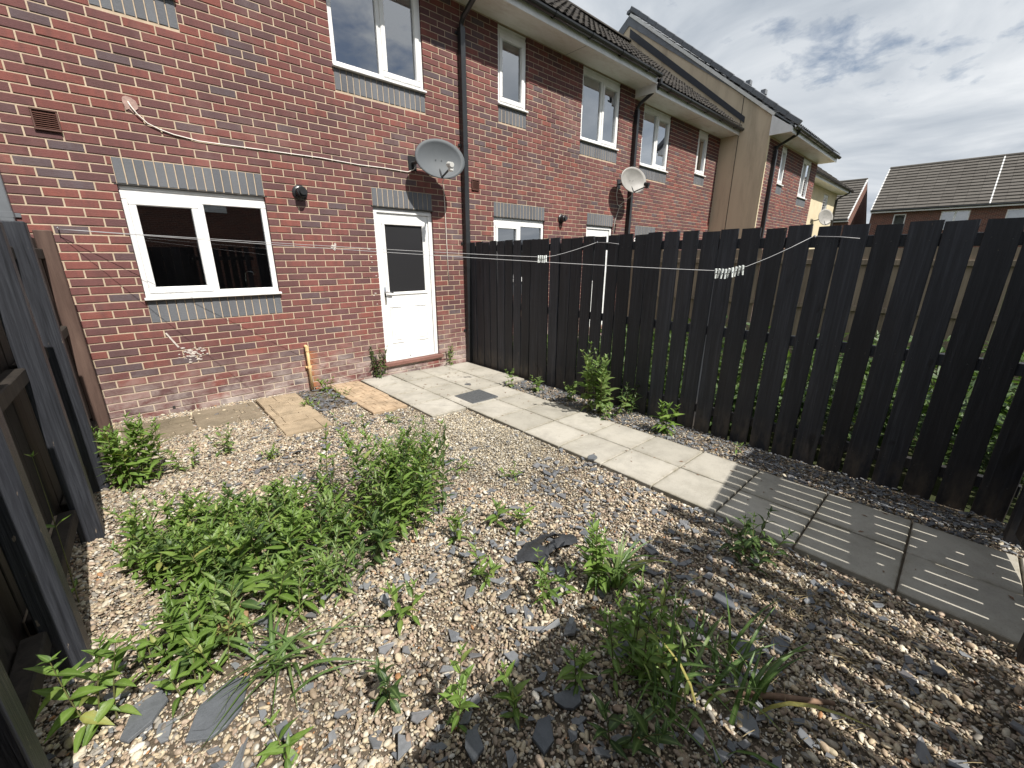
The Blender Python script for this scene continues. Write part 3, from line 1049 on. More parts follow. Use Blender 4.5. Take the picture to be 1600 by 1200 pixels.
def eaves(house, x0, x1, yw, zs, brackets=True, depth=.45, endcap=True):
    """white soffit and fascia, black half round gutter with brackets"""
    mb = MB()
    mb.box(x0 + .004, x1 - .004, yw - depth, yw + .12, zs, zs + .012)
    n = max(1, round((x1 - x0) / 2.2))
    mb.build('soffit', M['soffit'], house)
    mb = MB(); mb.bev(x0 + .002, x1 - .002, yw - depth - .02, yw - depth, zs - .016, zs + .165, .003)
    mb.box(x0 + .003, x0 + .018, yw - depth + .001, yw + .0, zs + .013, zs + .16)
    mb.box(x1 - .018, x1 - .003, yw - depth + .001, yw + .0, zs + .013, zs + .16)
    mb.build('fascia', M['upvc'], house)
    mb = MB()
    for i in range(1, n):
        xx = x0 + (x1 - x0) * i / n
        mb.box(xx - .003, xx + .003, yw - depth + .001, yw - .002, zs - .002, zs - .0005)
    if mb.v:
        mb.build('soffit_joint', M['black_plastic'], house)
    gy, gz_ = yw - depth - .075, zs + .125
    mb = MB()
    prof = [(gy + .056 * math.cos(q), gz_ - .056 * math.sin(q)) for q in [math.pi * t / 8 for t in range(9)]]
    inn = [(gy + .051 * math.cos(q), gz_ - .051 * math.sin(q)) for q in [math.pi * t / 8 for t in range(8, -1, -1)]]
    mb.prism(prof + inn, 'x', x0, x1)
    gt = mb.build('gutter', M['black_plastic'], house)
    nb = max(2, round((x1 - x0) / .8))
    for i in range(nb):
        xx = x0 + (i + .5) * (x1 - x0) / nb
        mb = MB()
        pr = [(gy + .064 * math.cos(q), gz_ - .066 * math.sin(q)) for q in [math.pi * t / 8 for t in range(9)]]
        ii = [(gy + .0565 * math.cos(q), gz_ - .0565 * math.sin(q)) for q in [math.pi * t / 8 for t in range(8, -1, -1)]]
        w = .022 if i % 3 else .05
        mb.prism(pr + ii, 'x', xx - w, xx + w)
        mb.box(xx - w, xx + w, gy + .05, yw - depth - .0205, gz_ - .05, gz_ + .01)
        mb.build('bracket', M['black_plastic'], gt)


def downpipe(house, x, yw, ztop, zbot, gutter_y, square=True, swan=True, mat='black_plastic'):
    mb = MB()
    y = yw - .055
    r = .040
    if square:
        mb.bev(x - r, x + r, y - r, y + r, zbot, ztop - .38, .006)
    else:
        mb.tube([(x, y, zbot), (x, y, ztop - .38)], r, 12)
    if swan:
        mb.tube([(x, y, ztop - .42), (x, y, ztop - .35), (x, y - .05, ztop - .28), (x, gutter_y + .06, ztop - .10), (x, gutter_y, ztop - .04), (x, gutter_y, ztop + .04)], .034, 10)
    dp = mb.build('downpipe', M[mat], house, smooth=not square)
    for z in [zbot + .5 + 1.35 * i for i in range(int((ztop - zbot - .6) / 1.35) + 1)]:
        mb = MB()
        mb.bev(x - .043, x + .043, y - .041, y + .041, z, z + .05, .004)
        mb.bev(x - .075, x + .075, yw - .016, yw - .002, z + .008, z + .042, .003)
        mb.build('pipe_clip', M[mat], dp)
    return dp


def flue(house, x, z, yw):
    mb = MB()
    ring = [(.075, .0), (.075, -.012), (.062, -.02), (.058, -.02)]
    pts, rs = [], []
    for r, y in [(.082, 0), (.082, -.015), (.066, -.026), (.056, -.03), (.056, -.10), (.050, -.105), (.045, -.105)]:
        pts.append((x, yw + y, z)); rs.append(r)
    mb.tube(pts, rs, 20)
    mb.tube([(x, yw - .105, z), (x, yw - .135, z)], .034, 16)
    mb.build('boiler_flue', M['black_plastic'], house, smooth=False)


def air_vent(house, x0, x1, z0, z1, yw):
    mb = MB()
    frame_ring(mb, x0, x1, z0, z1, yw - .022, yw - .001, .014, .003)
    mb.box(x0 + .01, x1 - .01, yw - .004, yw - .0015, z0 + .01, z1 - .01)
    v = mb.build('air_vent', M['brown_plastic'], house)
    n = 8
    for i in range(n):
        z = z0 + .02 + (z1 - z0 - .04) * i / n
        mb = MB()
        mb.add([(x0 + .014, yw - .019, z), (x1 - .014, yw - .019, z), (x1 - .014, yw - .006, z + .011), (x0 + .014, yw - .006, z + .011)], [(0, 1, 2, 3)])
        mb.build('slat', M['brown_plastic'], v)


def house(label, x0, x1, dz, items, nb, nt, single_soldiers, ends=(False, False)):
    h = thing('terraced_house', ((x0 + x1) / 2, 0, 0), label, 'house', 'brick houses of the near terrace')
    zr = ZREF + dz
    openings, bands = [], []
    for it in items:
        a, b, c, d = it['x0'], it['x1'], it['z0'] + dz, it['z1'] + dz
        openings.append((a, b, c, d))
        if it.get('lintel'):
            bands.append((a, b, d, d + .225))
        if it.get('course'):
            bands.append((a, b, c - .225, c))
    brick_wall(h, x0, x1, -.15, 4.92 + dz, 0.0, openings, bands, nb, zr, ends)
    for it in items:
        a, b, c, d = it['x0'], it['x1'], it['z0'] + dz, it['z1'] + dz
        if it.get('lintel'):
            soldiers(h, 'lintel', a, b, d, 0.0, single_soldiers)
            mb = MB(); mb.box(a - .02, b + .02, -.003, .10, d - .005, d + .0015)
            mb.build('lintel_plate', M['steel'], h)
        if it.get('course'):
            soldiers(h, 'sill_course', a, b, c - .225, 0.0, single_soldiers)
        if it['kind'] == 'door':
            door(h, a, b, c, d, 0.0, it.get('detail', True))
        else:
            window(h, a, b, c, d, 0.0, it['lights'], it.get('head', .06), it.get('curtain'))
    eaves(h, x0, x1, 0.0, 4.91 + dz)
    roof(h, x0, x1, -.53, 5.065 + dz, 3.2, 8.03 + dz, M['tile_brown'], nt)
    return h


def std_items(sx, detail=True, curtain=None):
    return [
        dict(kind='win', x0=sx + 0.0, x1=sx + 1.2, z0=1.223, z1=2.273, lintel=True, course=True, lights=[(1.0, True), (1.02, False)], head=.075),
        dict(kind='door', x0=sx + 2.444, x1=sx + 3.344, z0=.173, z1=2.273, lintel=True, detail=detail),
        dict(kind='win', x0=sx + 2.115, x1=sx + 3.315, z0=3.714, z1=4.90, course=True, lights=[(1.06, False), (1.0, True)], head=.07, curtain=curtain),
        dict(kind='win', x0=sx + .11, x1=sx + .71, z0=3.864, z1=4.90, course=True, lights=[(1.0, True)], head=.07),
    ]


H1 = house('near red brick house with white back door and two-light kitchen window facing the weedy garden', -.72, 3.93, 0, std_items(0), 300, 0, True)
H2 = house('red brick house just behind the black board fence, its eaves white and roof brown', 3.93, 8.32, 0, std_items(4.5, False), 300, 280, True)
H3 = house('red brick house with slightly lower eaves, between its neighbour and the tan rendered gable', 8.32, 12.65, -.15, [
    dict(kind='win', x0=8.70, x1=9.90, z0=3.714, z1=4.90, course=True, lights=[(1.0, False), (1.0, True)], head=.07),
    dict(kind='win', x0=11.34, x1=11.94, z0=3.864, z1=4.90, course=True, lights=[(1.0, True)], head=.07),
    dict(kind='door', x0=8.74, x1=9.64, z0=.173, z1=2.273, lintel=True, detail=False)], 0, 260, False)
H0 = house('red brick house at the left end, mostly hidden beyond the left-hand fence', -5.0, -.72, 0, [
    dict(kind='win', x0=-3.2, x1=-2.0, z0=1.223, z1=2.273, lintel=True, course=True, lights=[(1.0, True), (1.02, False)], head=.075)], 0, 0, False)
for h, xx, zt, zb in ((H1, 3.905, 4.99, gz(3.9)), (H0, -.722, 4.99, gz(-.5))):
    downpipe(h, xx, 0, zt, zb + .02, -.525, mat='black_plastic' if h is H1 else 'grey_plastic')
downpipe(H2, 8.36, 0, 4.93, gz(8.3) + .02, -.525)
flue(H1, 1.568, 2.345, 0.0)
flue(H2, 6.15, 2.335, 0.0)
air_vent(H1, -.42, -.26, 2.63, 2.79, 0.0)
air_vent(H2, 4.06, 4.20, 2.62, 2.77, 0.0)
mb = MB()
mb.bev(-.005, .018, -.004, .02, .085, .12, .002)
mb.build('weep_hole', M['steel'], H1)
# overflow pipe by the wall
mb = MB()
mb.tube([(1.385, .02, .575), (1.385, -.045, .575), (1.385, -.06, .56), (1.385, -.06, .02)], .018, 12)
wp = mb.build('waste_pipe', M['tan_pipe'], H1, smooth=True)
mb = MB(); mb.tube([(1.385, -.06, .30), (1.385, -.06, .325)], .023, 12); mb.box(1.35, 1.42, -.040, -.002, .303, .322)
mb.build('pipe_clip', M['tan_pipe'], wp)
mb = MB(); mb.tube([(1.385, -.06, .52), (1.385, -.06, .582)], .022, 12)
mb.build('pipe_elbow', M['tan_pipe'], wp)
# kitchen tap standing inside the window
tp = thing('kitchen_tap', (.93, .28, 1.22), 'curved chrome kitchen tap behind the downstairs window glass', 'tap')
mb = MB(); mb.tube([(.93, .28, 1.22), (.93, .28, 1.40), (.935, .27, 1.455), (.97, .26, 1.48), (1.01, .25, 1.465), (1.02, .25, 1.43)], .011, 10)
mb.build('spout', M['chrome'], tp, smooth=True)
mb = MB(); mb.tube([(.93, .28, 1.22), (.93, .28, 1.27)], .025, 12); mb.tube([(.93, .28, 1.26), (1.05, .26, 1.30)], .008, 8)
mb.build('lever', M['chrome'], tp, smooth=True)


# white marks on the wall: irregular thin splashes
def splash(cx, cz, pts, n, seed):
    rr = random.Random(seed)
    mb = MB()
    for _ in range(n):
        a, b = rr.gauss(cx, pts[0]), rr.gauss(cz, pts[1])
        r = rr.uniform(.003, .012)
        m_ = rr.randint(5, 8)
        poly = [(a + r * rr.uniform(.4, 1.3) * 1.8 * math.cos(2 * math.pi * i / m_), b + r * rr.uniform(.4, 1.1) * math.sin(2 * math.pi * i / m_)) for i in range(m_)]
        mb.prism(poly, 'y', -.0035 - rr.random() * .001, -.0005)
    return mb


w1 = [c for c in H1.children if c.name.startswith('wall')][0]
splash(.27, .655, (.055, .032), 60, 1).build('paint_splash', M['white_spill'], w1, kind='stuff')
mb = splash(1.885, 1.755, (.012, .028), 16, 2)
mb.build('paint_splash', M['white_spill'], w1, kind='stuff')
mb = MB()
mb.add([(.080, -.004, .89), (.093, -.004, .895), (.17, -.004, .735), (.155, -.004, .73)], [(0, 1, 2, 3)])
mb.build('paint_run', M['white_spill'], w1)
mb = splash(2.36, 1.2, (.03, .30), 9, 3)
mb.build('paint_fleck', M['white_spill'], w1, kind='stuff')
mb = MB()
rr = random.Random(8)
mb.prism([(.225 + .075 * math.cos(q) * rr.uniform(.6, 1.1), 2.95 + .07 * math.sin(q) * rr.uniform(.6, 1.1)) for q in [2 * math.pi * i / 14 for i in range(14)]], 'y', -.006, -.0005)
mb.build('plaster_patch', M['plaster'], w1)

# cables
mb = MB(); mb.tube([(.215, -.002, 2.965), (.225, -.016, 2.93), (.26, -.02, 2.87), (.319, -.014, 2.81), (.40, -.012, 2.775), (.50, -.010, 2.75), (.69, -.008, 2.727), (1.19, -.007, 2.734), (1.85, -.007, 2.745), (2.3, -.008, 2.733), (2.65, -.007, 2.74), (2.98, -.010, 2.735), (3.06, -.03, 2.77), (3.09, -.06, 2.82)], .0055, 6)
tag(mb.build('aerial_cable', M['cable'], smooth=True), 'white cable clipped along the brick wall above the kitchen window to the dish', 'cable')
mb = MB(); mb.tube([(3.36, -.36, 2.72), (3.42, -.20, 2.66), (3.50, -.05, 2.67), (3.545, -.012, 2.62), (3.557, -.009, 2.29), (3.563, -.009, 1.75), (3.575, -.009, 1.28)], .005, 6)
tag(mb.build('dish_cable', M['cable'], smooth=True), 'white cable hanging straight down beside the back door from the dark dish', 'cable')


def dish(label, mount, centre, normal, rx, rz, mat, arm_side, lnbmat):
    t = thing('satellite_dish', mount, label, 'satellite dish', 'satellite dishes on the terrace')
    nrm = Vector(normal).normalized()
    up = (Vector((0, 0, 1)) - nrm * nrm.z).normalized()
    side = up.cross(nrm)
    C = Vector(centre)
    mb = MB()
    rings, seg = 7, 36
    vs, fs = [], []
    for off in (0.0, -.008):
        vs.append(tuple(C - nrm * (.075 - off)))
        for i in range(1, rings + 1):
            q = i / rings
            dep = -.075 * (1 - q * q) + off
            if off == 0 and i == rings:
                dep += .006
            for k_ in range(seg):
                a = 2 * math.pi * k_ / seg
                vs.append(tuple(C + side * (rx * q * math.cos(a)) + up * (rz * q * math.sin(a)) + nrm * dep))
    N1 = 1 + rings * seg
    for base, flip in ((0, False), (N1, True)):
        for k_ in range(seg):
            f = (base, base + 1 + k_, base + 1 + (k_ + 1) % seg)
            fs.append(f[::-1] if flip else f)
        for i in range(rings - 1):
            for k_ in range(seg):
                a, b = base + 1 + i * seg + k_, base + 1 + i * seg + (k_ + 1) % seg
                f = (a, a + seg, b + seg, b)
                fs.append(f[::-1] if flip else f)
    o1, o2 = 1 + (rings - 1) * seg, N1 + 1 + (rings - 1) * seg
    for k_ in range(seg):
        fs.append((o1 + k_, o2 + k_, o2 + (k_ + 1) % seg, o1 + (k_ + 1) % seg))
    mb.add(vs, fs)
    mb.build('reflector', mat, t, smooth=True)
    m = Vector(mount)
    mb = MB()
    mb.bev(m.x - .06, m.x + .06, m.y - .012, m.y - .001, m.z - .09, m.z + .09, .004)
    mb.tube([m + Vector((0, -.01, 0)), m + Vector((0, -.16, .0)), C - nrm * .13], .022, 10)
    mb.tube([C - nrm * .16, C - nrm * .078], .05, 10)
    mb.build('wall_bracket', M['black_plastic'], t)
    low = C - up * (rz * .92) - nrm * .01
    foc = C + nrm * .27 - up * (rz * .72) + side * arm_side
    mb = MB()
    mb.tube([C - nrm * .10 - up * .05, low, foc - up * .02], .013, 8)
    mb.build('arm', M['black_plastic'], t)
    mb = MB()
    mb.tube([foc + nrm * .05, foc - (foc - C).normalized() * .06], [.03, .036], 12)
    mb.bev(foc.x - .025, foc.x + .025, foc.y - .03, foc.y + .03, foc.z - .06, foc.z - .01, .006)
    mb.build('receiver', lnbmat, t)
    for s_ in (-.04, .04):
        mb = MB()
        q = C + side * s_ + up * .01 - nrm * .066
        mb.tube([q, q + nrm * .006], .006, 8)
        mb.build('bolt', M['steel'], t)
    return t


dish('dark grey mesh satellite dish on the brick wall above the white door', (3.06, -.002, 2.85), (3.285, -.35, 2.885), (-.22, -.95, .16), .345, .245, M['dish_grey'], 0.02, M['lnb_white'])
dish('pale grey satellite dish on the wall beside the second house drainpipe', (7.95, -.002, 3.12), (7.96, -.35, 3.16), (-.28, -.93, .18), .33, .25, M['dish_light'], .10, M['black_plastic'])
mb = MB(); mb.tube([(7.90, -.02, 3.05), (7.86, -.03, 2.9), (7.92, -.03, 2.72), (8.05, -.02, 2.68), (8.12, -.012, 2.72)], .006, 6)
mb.tube([(8.06, -.36, 2.98), (8.08, -.2, 2.85), (8.02, -.03, 2.72), (7.9, -.012, 2.4), (7.86, -.01, 2.0)], .005, 6)
tag(mb.build('dish_cable', M['cable'], smooth=True), 'looped cable hanging under the pale dish on the second house', 'cable')

# projecting block with tan rendered gable
B2 = thing('terraced_house', (15.1, -1.2, gz(9)), 'projecting brick house with a tall tan rendered gable side and dark verge tiles', 'house', 'brick houses of the near terrace')
yw2 = -1.22
SL2 = (8.64 - 4.77) / (3.19 + 1.68)
mb = MB()
yr2, zr2 = 3.19, 8.50
gpoly = [(-1.215, -.15), (-1.215, 5.05), (yr2, zr2 - .02), (7.2, zr2 - .02 - (7.2 - yr2) * SL2), (7.2, -.15)]
mb.prism(gpoly, 'x', 12.652, 12.80)
mb.build('gable_wall', M['render_tan'], B2)
mb = MB(); mb.box(12.643, 12.6518, -.46, -.448, 2.0, 5.70)
mb.build('joint_bead', M['steel'], B2)
mb = MB(); mb.bev(12.648, 12.70, -1.224, -1.19, -.1, 4.62, .003)
mb.build('corner_bead', M['render_cream'], B2)
ops = [(13.80, 14.28, 3.60, 4.58), (15.88, 16.86, 3.46, 4.58)]
bnds = [(13.80, 14.28, 3.375, 3.60), (15.88, 16.86, 3.235, 3.46)]
brick_wall(B2, 12.71, 17.5, -.2, 4.62, yw2, ops, bnds, 0, ZREF - .10, (False, True))
for o_, b_, lt in zip(ops, bnds, ([(1, True)], [(1, True), (1, False)])):
    soldiers(B2, 'sill_course', b_[0], b_[1], b_[2], yw2, False)
    window(B2, o_[0], o_[1], o_[2], o_[3], yw2, lt, .05)
eaves(B2, 12.66, 17.62, yw2, 4.62)
roof(B2, 12.62, 17.62, -1.75, 4.79, yr2, 8.62, M['tile_grey'], 0)
downpipe(B2, 13.12, yw2, 4.72, gz(9) + .02, yw2 - .525)
# verge: white trim, bargeboard box end, dark verge tiles stepping up
th2 = math.atan2(SL2, 1)
sv = Vector((0, math.cos(th2), math.sin(th2)))
mb = MB()
e0 = Vector((12.60, -1.24, 5.03))
ln = (yr2 + 1.24) / math.cos(th2)
Mv = Matrix.Translation(e0) @ Matrix.Rotation(th2, 4, 'X')
mb.bev(0, .05, 0, ln, 0, .075, .004, 0, Mv)
e1 = Vector((12.60, 7.2, zr2 + .02 - (7.2 - yr2) * SL2))
mb.build('verge_trim', M['soffit'], B2)
nt = 17
lt_ = (yr2 + 1.80) / math.cos(th2) / nt
s0 = Vector((12.595, -1.80, 4.735))
vt = None
for i in range(nt):
    mb = MB()
    mb.bev(0, .11, -.03, lt_ * 1.02, 0, .115, .01, .05 * (i % 3), Matrix.Rotation(th2 - .03, 4, 'X'))
    me = mb.mesh('verge_tile', M['tile_grey']) if vt is None else vt
    vt = me
    obj('verge_tile', me, B2, s0 + sv * (lt_ * i)).rotation_euler = (RN.uniform(-.015, .015), 0, 0)
mb = MB()
bp_ = [(-1.215, 5.06), (-1.72, 4.70), (-1.72, 4.60), (-1.215, 4.60)]
mb.prism(bp_, 'x', 12.60, 12.651)
mb.build('box_end', M['upvc'], B2)
mb = MB()
mb.prism([(-.55, 5.02), (yr2 - .05, 5.02 + (yr2 + .5) * .81), (yr2 - .05, 5.24 + (yr2 + .5) * .81), (-.55, 5.16)], 'x', 12.625, 12.6515)
mb.build('lead_flashing', M['lead'], B2)
for i, (y, z) in enumerate(((-.55, 5.9), (-.95, 5.6))):
    mb = MB(); mb.bev(12.66, 12.80, y, y + .12, z - .02, z + .10, .01)
    mb.build('roof_clip', M['tile_grey'], B2)

# cream rendered house farther along
B3 = thing('terraced_house', (22, 0, gz(9)), 'cream rendered house beyond the projecting brick block', 'house')
mb = MB()
w0, w1_, zt3 = 17.52, 27.1, 4.72
holes = [(24.60, 25.50, 3.48, 4.50), (20.0, 21.0, 3.48, 4.50)]
xs = sorted({w0, w1_} | {v for h in holes for v in h[:2]})
zs = [-.2, 3.48, 4.50, zt3]
for a, b in zip(xs[:-1], xs[1:]):
    for c, d in zip(zs[:-1], zs[1:]):
        if any(h[0] < (a + b) / 2 < h[1] and h[2] < (c + d) / 2 < h[3] for h in holes):
            continue
        mb.box(a, b, 0, .2, c, d)
mb.box(w1_ - .2, w1_ - .001, .2, 6.8, -.2, zt3)
mb.build('wall', M['render_cream'], B3)
for h in holes:
    window(B3, *h, 0.0, [(1, True)], .05)
eaves(B3, 17.62, 27.5, 0, 4.70)
roof(B3, 17.62, 27.5, -.53, 4.85, 3.2, 7.7, M['tile_brown'], 0)
downpipe(B3, 26.95, 0, 4.78, gz(9) + .02, -.525)
dish('pale round dish with dark arm on the cream house', (23.2, -.002, 3.25), (23.6, -.45, 3.40), (-.55, -.80, .2), .37, .35, M['dish_light'], .05, M['black_plastic'])


# far terrace across the way, facing us; eaves run along Y
def far_house(label, xw, ya, yb, ze, xr, zr, wins, verges=(True, True), group='houses across the way'):
    h = thing('terraced_house', (xw, (ya + yb) / 2, gz(9)), label, 'house', group)
    depth = 2 * (xr - xw)
    ylo, yhi = min(ya, yb), max(ya, yb)
    mb = MB()
    zs = sorted({-.3, ze} | {v for w in wins for v in w[2:4]})
    ys = sorted({ylo, yhi} | {v for w in wins for v in w[:2]})
    for a, b in zip(ys[:-1], ys[1:]):
        for c, d in zip(zs[:-1], zs[1:]):
            if any(w[0] < (a + b) / 2 < w[1] and w[2] < (c + d) / 2 < w[3] for w in wins):
                continue
            mb.box(xw, xw + .2, a, b, c, d)
    for yy, s in ((ylo, 1), (yhi, -1)):
        mb.prism([(xw + .21, -.3), (xw + depth, -.3), (xw + depth, ze), (xr, zr - .15), (xw + .21, ze)], 'y', yy, yy + s * .2)
    mb.box(xw + depth, xw + depth + .2, ylo, yhi, -.3, ze)
    mb.build('wall', M['far_brick'], h)
    for w in wins:
        a, b, c, d = w[:4]
        mb = MB()
        t = .07
        mb.box(xw + .03, xw + .1, a, b, c, c + t); mb.box(xw + .03, xw + .1, a, b, d - t, d)
        mb.box(xw + .031, xw + .1, a, a + t, c + t, d - t); mb.box(xw + .031, xw + .1, b - t, b, c + t, d - t)
        if b - a > .9:
            m_ = (a + b) / 2
            mb.box(xw + .029, xw + .1, m_ - .05, m_ + .05, c + t, d - t)
        wf = mb.build('window', M['upvc'], h)
        mb = MB(); mb.add([(xw + .06, a, c), (xw + .06, b, c), (xw + .06, b, d), (xw + .06, a, d)], [(3, 2, 1, 0)])
        mb.build('pane', M['glass'], wf)
        mb = MB(); mb.add([(xw + .5, a - .3, c - .3), (xw + .5, b + .3, c - .3), (xw + .5, b + .3, d + .3), (xw + .5, a - .3, d + .3)], [(3, 2, 1, 0)])
        mb.build('room', M['curtain'], h)
    mb = MB()
    mb.box(xw - .40, xw + .0, ylo, yhi, ze - .02, ze); mb.box(xw - .42, xw - .40, ylo, yhi, ze - .05, ze + .13)
    mb.build('fascia', M['upvc'], h)
    mb = MB()
    mb.tube([(xw - .48, ylo, ze + .10), (xw - .48, yhi, ze + .10)], .06, 8)
    mb.build('gutter', M['black_plastic'], h)
    mb = MB()
    ex, ez = xw - .45, ze + .14
    mb.prism([(ex, ez - .02), (xr, zr - .02), (xw + depth + .4, ez - .02), (xw + depth + .4, ez - .1), (xr, zr - .15), (ex, ez - .06)], 'y', ylo, yhi)
    rf = mb.build('roof', M['tile_far'], h)
    n = 15
    mb = MB()
    for i in range(n):
        for q in range(int((yhi - ylo) / .6)):
            a, b = i / n, (i + 1.06) / n
            ya_, yb_ = ylo + q * (yhi - ylo) / int((yhi - ylo) / .6), ylo + (q + 1) * (yhi - ylo) / int((yhi - ylo) / .6)
            P = lambda s, off, yy: (ex + (xr - ex) * s - off * .7, yy, ez + (zr - ez) * s + off * .7)
            hgt = .075 + RN.uniform(-.006, .006)
            mb.add([P(a, hgt, ya_ + .004), P(a, hgt, yb_ - .004), P(b, .012, yb_ - .004), P(b, .012, ya_ + .004), P(a, .0, ya_), P(a, .0, yb_)], [(3, 2, 1, 0), (0, 1, 5, 4)], RN.random())
    mb.build('tiling', M['tile_far'], rf, kind='stuff')
    mb = MB(); mb.tube([(xr, ylo, zr + .02), (xr, yhi, zr + .02)], .11, 8)
    mb.build('ridge_tiles', M['tile_far'], rf)
    for yy, show in zip((ylo, yhi), verges):
        if not show:
            continue
        mb = MB()
        for i in range(n):
            a, b = i / n, (i + .9) / n
            P = lambda s, off: Vector((ex + (xr - ex) * s - off * .7, 0, ez + (zr - ez) * s + off * .7))
            p, q = P(a, .08), P(b, .05)
            mb.add([(p.x, yy - .035, p.z), (p.x, yy + .035, p.z), (q.x, yy + .035, q.z), (q.x, yy - .035, q.z), (p.x, yy - .035, p.z - .16), (p.x, yy + .035, p.z - .16), (q.x, yy + .035, q.z - .16), (q.x, yy - .035, q.z - .16)],
                   [(3, 2, 1, 0), (0, 1, 5, 4), (1, 2, 6, 5), (3, 0, 4, 7), (2, 3, 7, 6)])
        mb.build('verge', M['white_metal'], rf)
    return h


far_house('far brick house with a broad grey tiled roof above the black fence', 43.4, .85, -5.22, 4.98, 46.9, 8.5, [(-1.2, -.5, 4.05, 4.80), (-4.45, -3.02, 3.6, 4.84)])
far_house('far brick house cut off by the right edge of the view, white verge beside it', 43.4, -5.225, -11.5, 4.98, 46.9, 8.5, [(-8.2, -6.1, 3.9, 4.75)], (True, False))
far_house('far house showing a small brick gable beyond the cream house', 42.4, 1.98, 9.5, 4.40, 46.0, 7.75, [(5, 6.2, 3.2, 4.1)])
# the row at the back of us: seen only in the window glass
BK = thing('terraced_house', (2, -19, 0), 'long brick house behind the garden, reflected dark in the kitchen window', 'house')
mb = MB(); mb.box(-12, 16, -25, -19, -.2, 4.9)
mb.build('wall', M['far_brick'], BK)
mb = MB(); mb.prism([(-18.4, 4.9), (-22, 8.2), (-25.6, 4.9)], 'x', -12.3, 16.3)
for j in range(14):
    a = j / 14
    mb.box(-12.3, 16.3, -18.4 - 3.6 * a - .26, -18.4 - 3.6 * a, 4.93 + 3.3 * a, 5.0 + 3.3 * a)
mb.build('roof', M['tile_brown'], BK)
for x in (-9, -5, -1, 3, 7, 11):
    mb = MB(); mb.box(x, x + 1.2, -18.998, -18.95, 3.6, 4.7)
    mb.build('window', M['upvc'], BK)

# ------------------------------------------------------------------ fences
def board_mesh(seed, mat, run='y', w=.15, t=.017):
    """upright board, unit height; slightly wavy edges and faces"""
    rr = random.Random(seed)
    mb = MB()
    n = 7
    vs, fs = [], []
    for i in range(n):
        z = i / (n - 1)
        e0, e1, dx = rr.uniform(-.0022, .0022), rr.uniform(-.0022, .0022), rr.uniform(-.003, .003)
        if i == n - 1:
            z0, z1 = z - rr.uniform(0, .004), z - rr.uniform(0, .004)
        else:
            z0 = z1 = z
        q = [(-w / 2 + e0, -t / 2 + dx + .0025, z0), (-w / 2 + e0 + .004, -t / 2 + dx, z0), (w / 2 + e1 - .004, -t / 2 + dx, z1), (w / 2 + e1, -t / 2 + dx + .0025, z1), (w / 2 + e1, t / 2 + dx, z1), (-w / 2 + e0, t / 2 + dx, z0)]
        vs += [(b, a, c) if run == 'y' else (a, b, c) for a, b, c in q]
    for i in range(n - 1):
        for k_ in range(6):
            f = (i * 6 + k_, i * 6 + (k_ + 1) % 6, (i + 1) * 6 + (k_ + 1) % 6, (i + 1) * 6 + k_)
            fs.append(f[::-1] if run == 'y' else f)
    fs.append(tuple(range(6)) if run == 'y' else tuple(range(6))[::-1])
    top = tuple(range((n - 1) * 6, n * 6))
    fs.append(top[::-1] if run == 'y' else top)
    mb.add(vs, fs)
    return mb.mesh('board', mat)


FX = 3.93
gaps = [0.0, -0.228, -0.408, -0.561, -0.723, -0.893, -1.067, -1.231, -1.404, -1.587, -1.753, -1.92, -2.095, -2.263, -2.428, -2.605, -2.772, -2.951, -3.118, -3.294, -3.474, -3.648, -3.833, -4.006, -4.187, -4.364, -4.553, -4.72, -4.903, -5.077, -5.267, -5.449, -5.63, -5.81, -5.99]
rf_ = thing('board_fence', (FX, -3, gz(FX)), 'tall black vertical board fence along the right of the paved path', 'fence', 'garden fences')
bms = [board_mesh(i, M['fence']) for i in range(6)]
for i, (a, b) in enumerate(zip(gaps[:-1], gaps[1:])):
    mid, w = (a + b) / 2, (a - b) - (.011 if i < 14 else .019 if i < 18 else .022) - RN.uniform(0, .006)
    if i == 0:
        mid, w = -.125, .19
    zt = 1.866 + .027 * min(1, i / 24) + RN.uniform(-.011, .009)
    zb = gz(FX) - .05 + RN.uniform(.0, .02)
    o = obj('board', bms[RN.randrange(6)], rf_, (FX + .012 + RN.uniform(-.003, .003), mid, zb))
    o.scale = (1, w / .15, zt - zb)
    o.rotation_euler = (RN.uniform(-.007, .007), 0, RN.uniform(-.008, .008))
for z in (1.725, .925, .12):
    mb = MB(); mb.bev(FX + .025, FX + .07, -6.0, -.01, z, z + .085, .004)
    mb.build('rail', M['fence'], rf_)
nh = MB()
for a, b in zip(gaps[:-1], gaps[1:]):
    for z in (1.765, .965, .16):
        for q in (.25, .75):
            p_ = Vector((FX, a + (b - a) * q + RN.uniform(-.01, .01), z + RN.uniform(-.015, .015)))
            nh.tube([p_ + Vector((.006, 0, 0)), p_ + Vector((-.0012, 0, 0))], .0036, 6)
nh.build('nail_heads', M['steel'], rf_, kind='stuff')
for y in (-.1, -1.9, -3.75, -5.55):
    mb = MB(); mb.bev(FX + .071, FX + .165, y - .05, y + .05, gz(FX) - .1, 1.80, .005)
    mb.build('post', M['fence'], rf_)

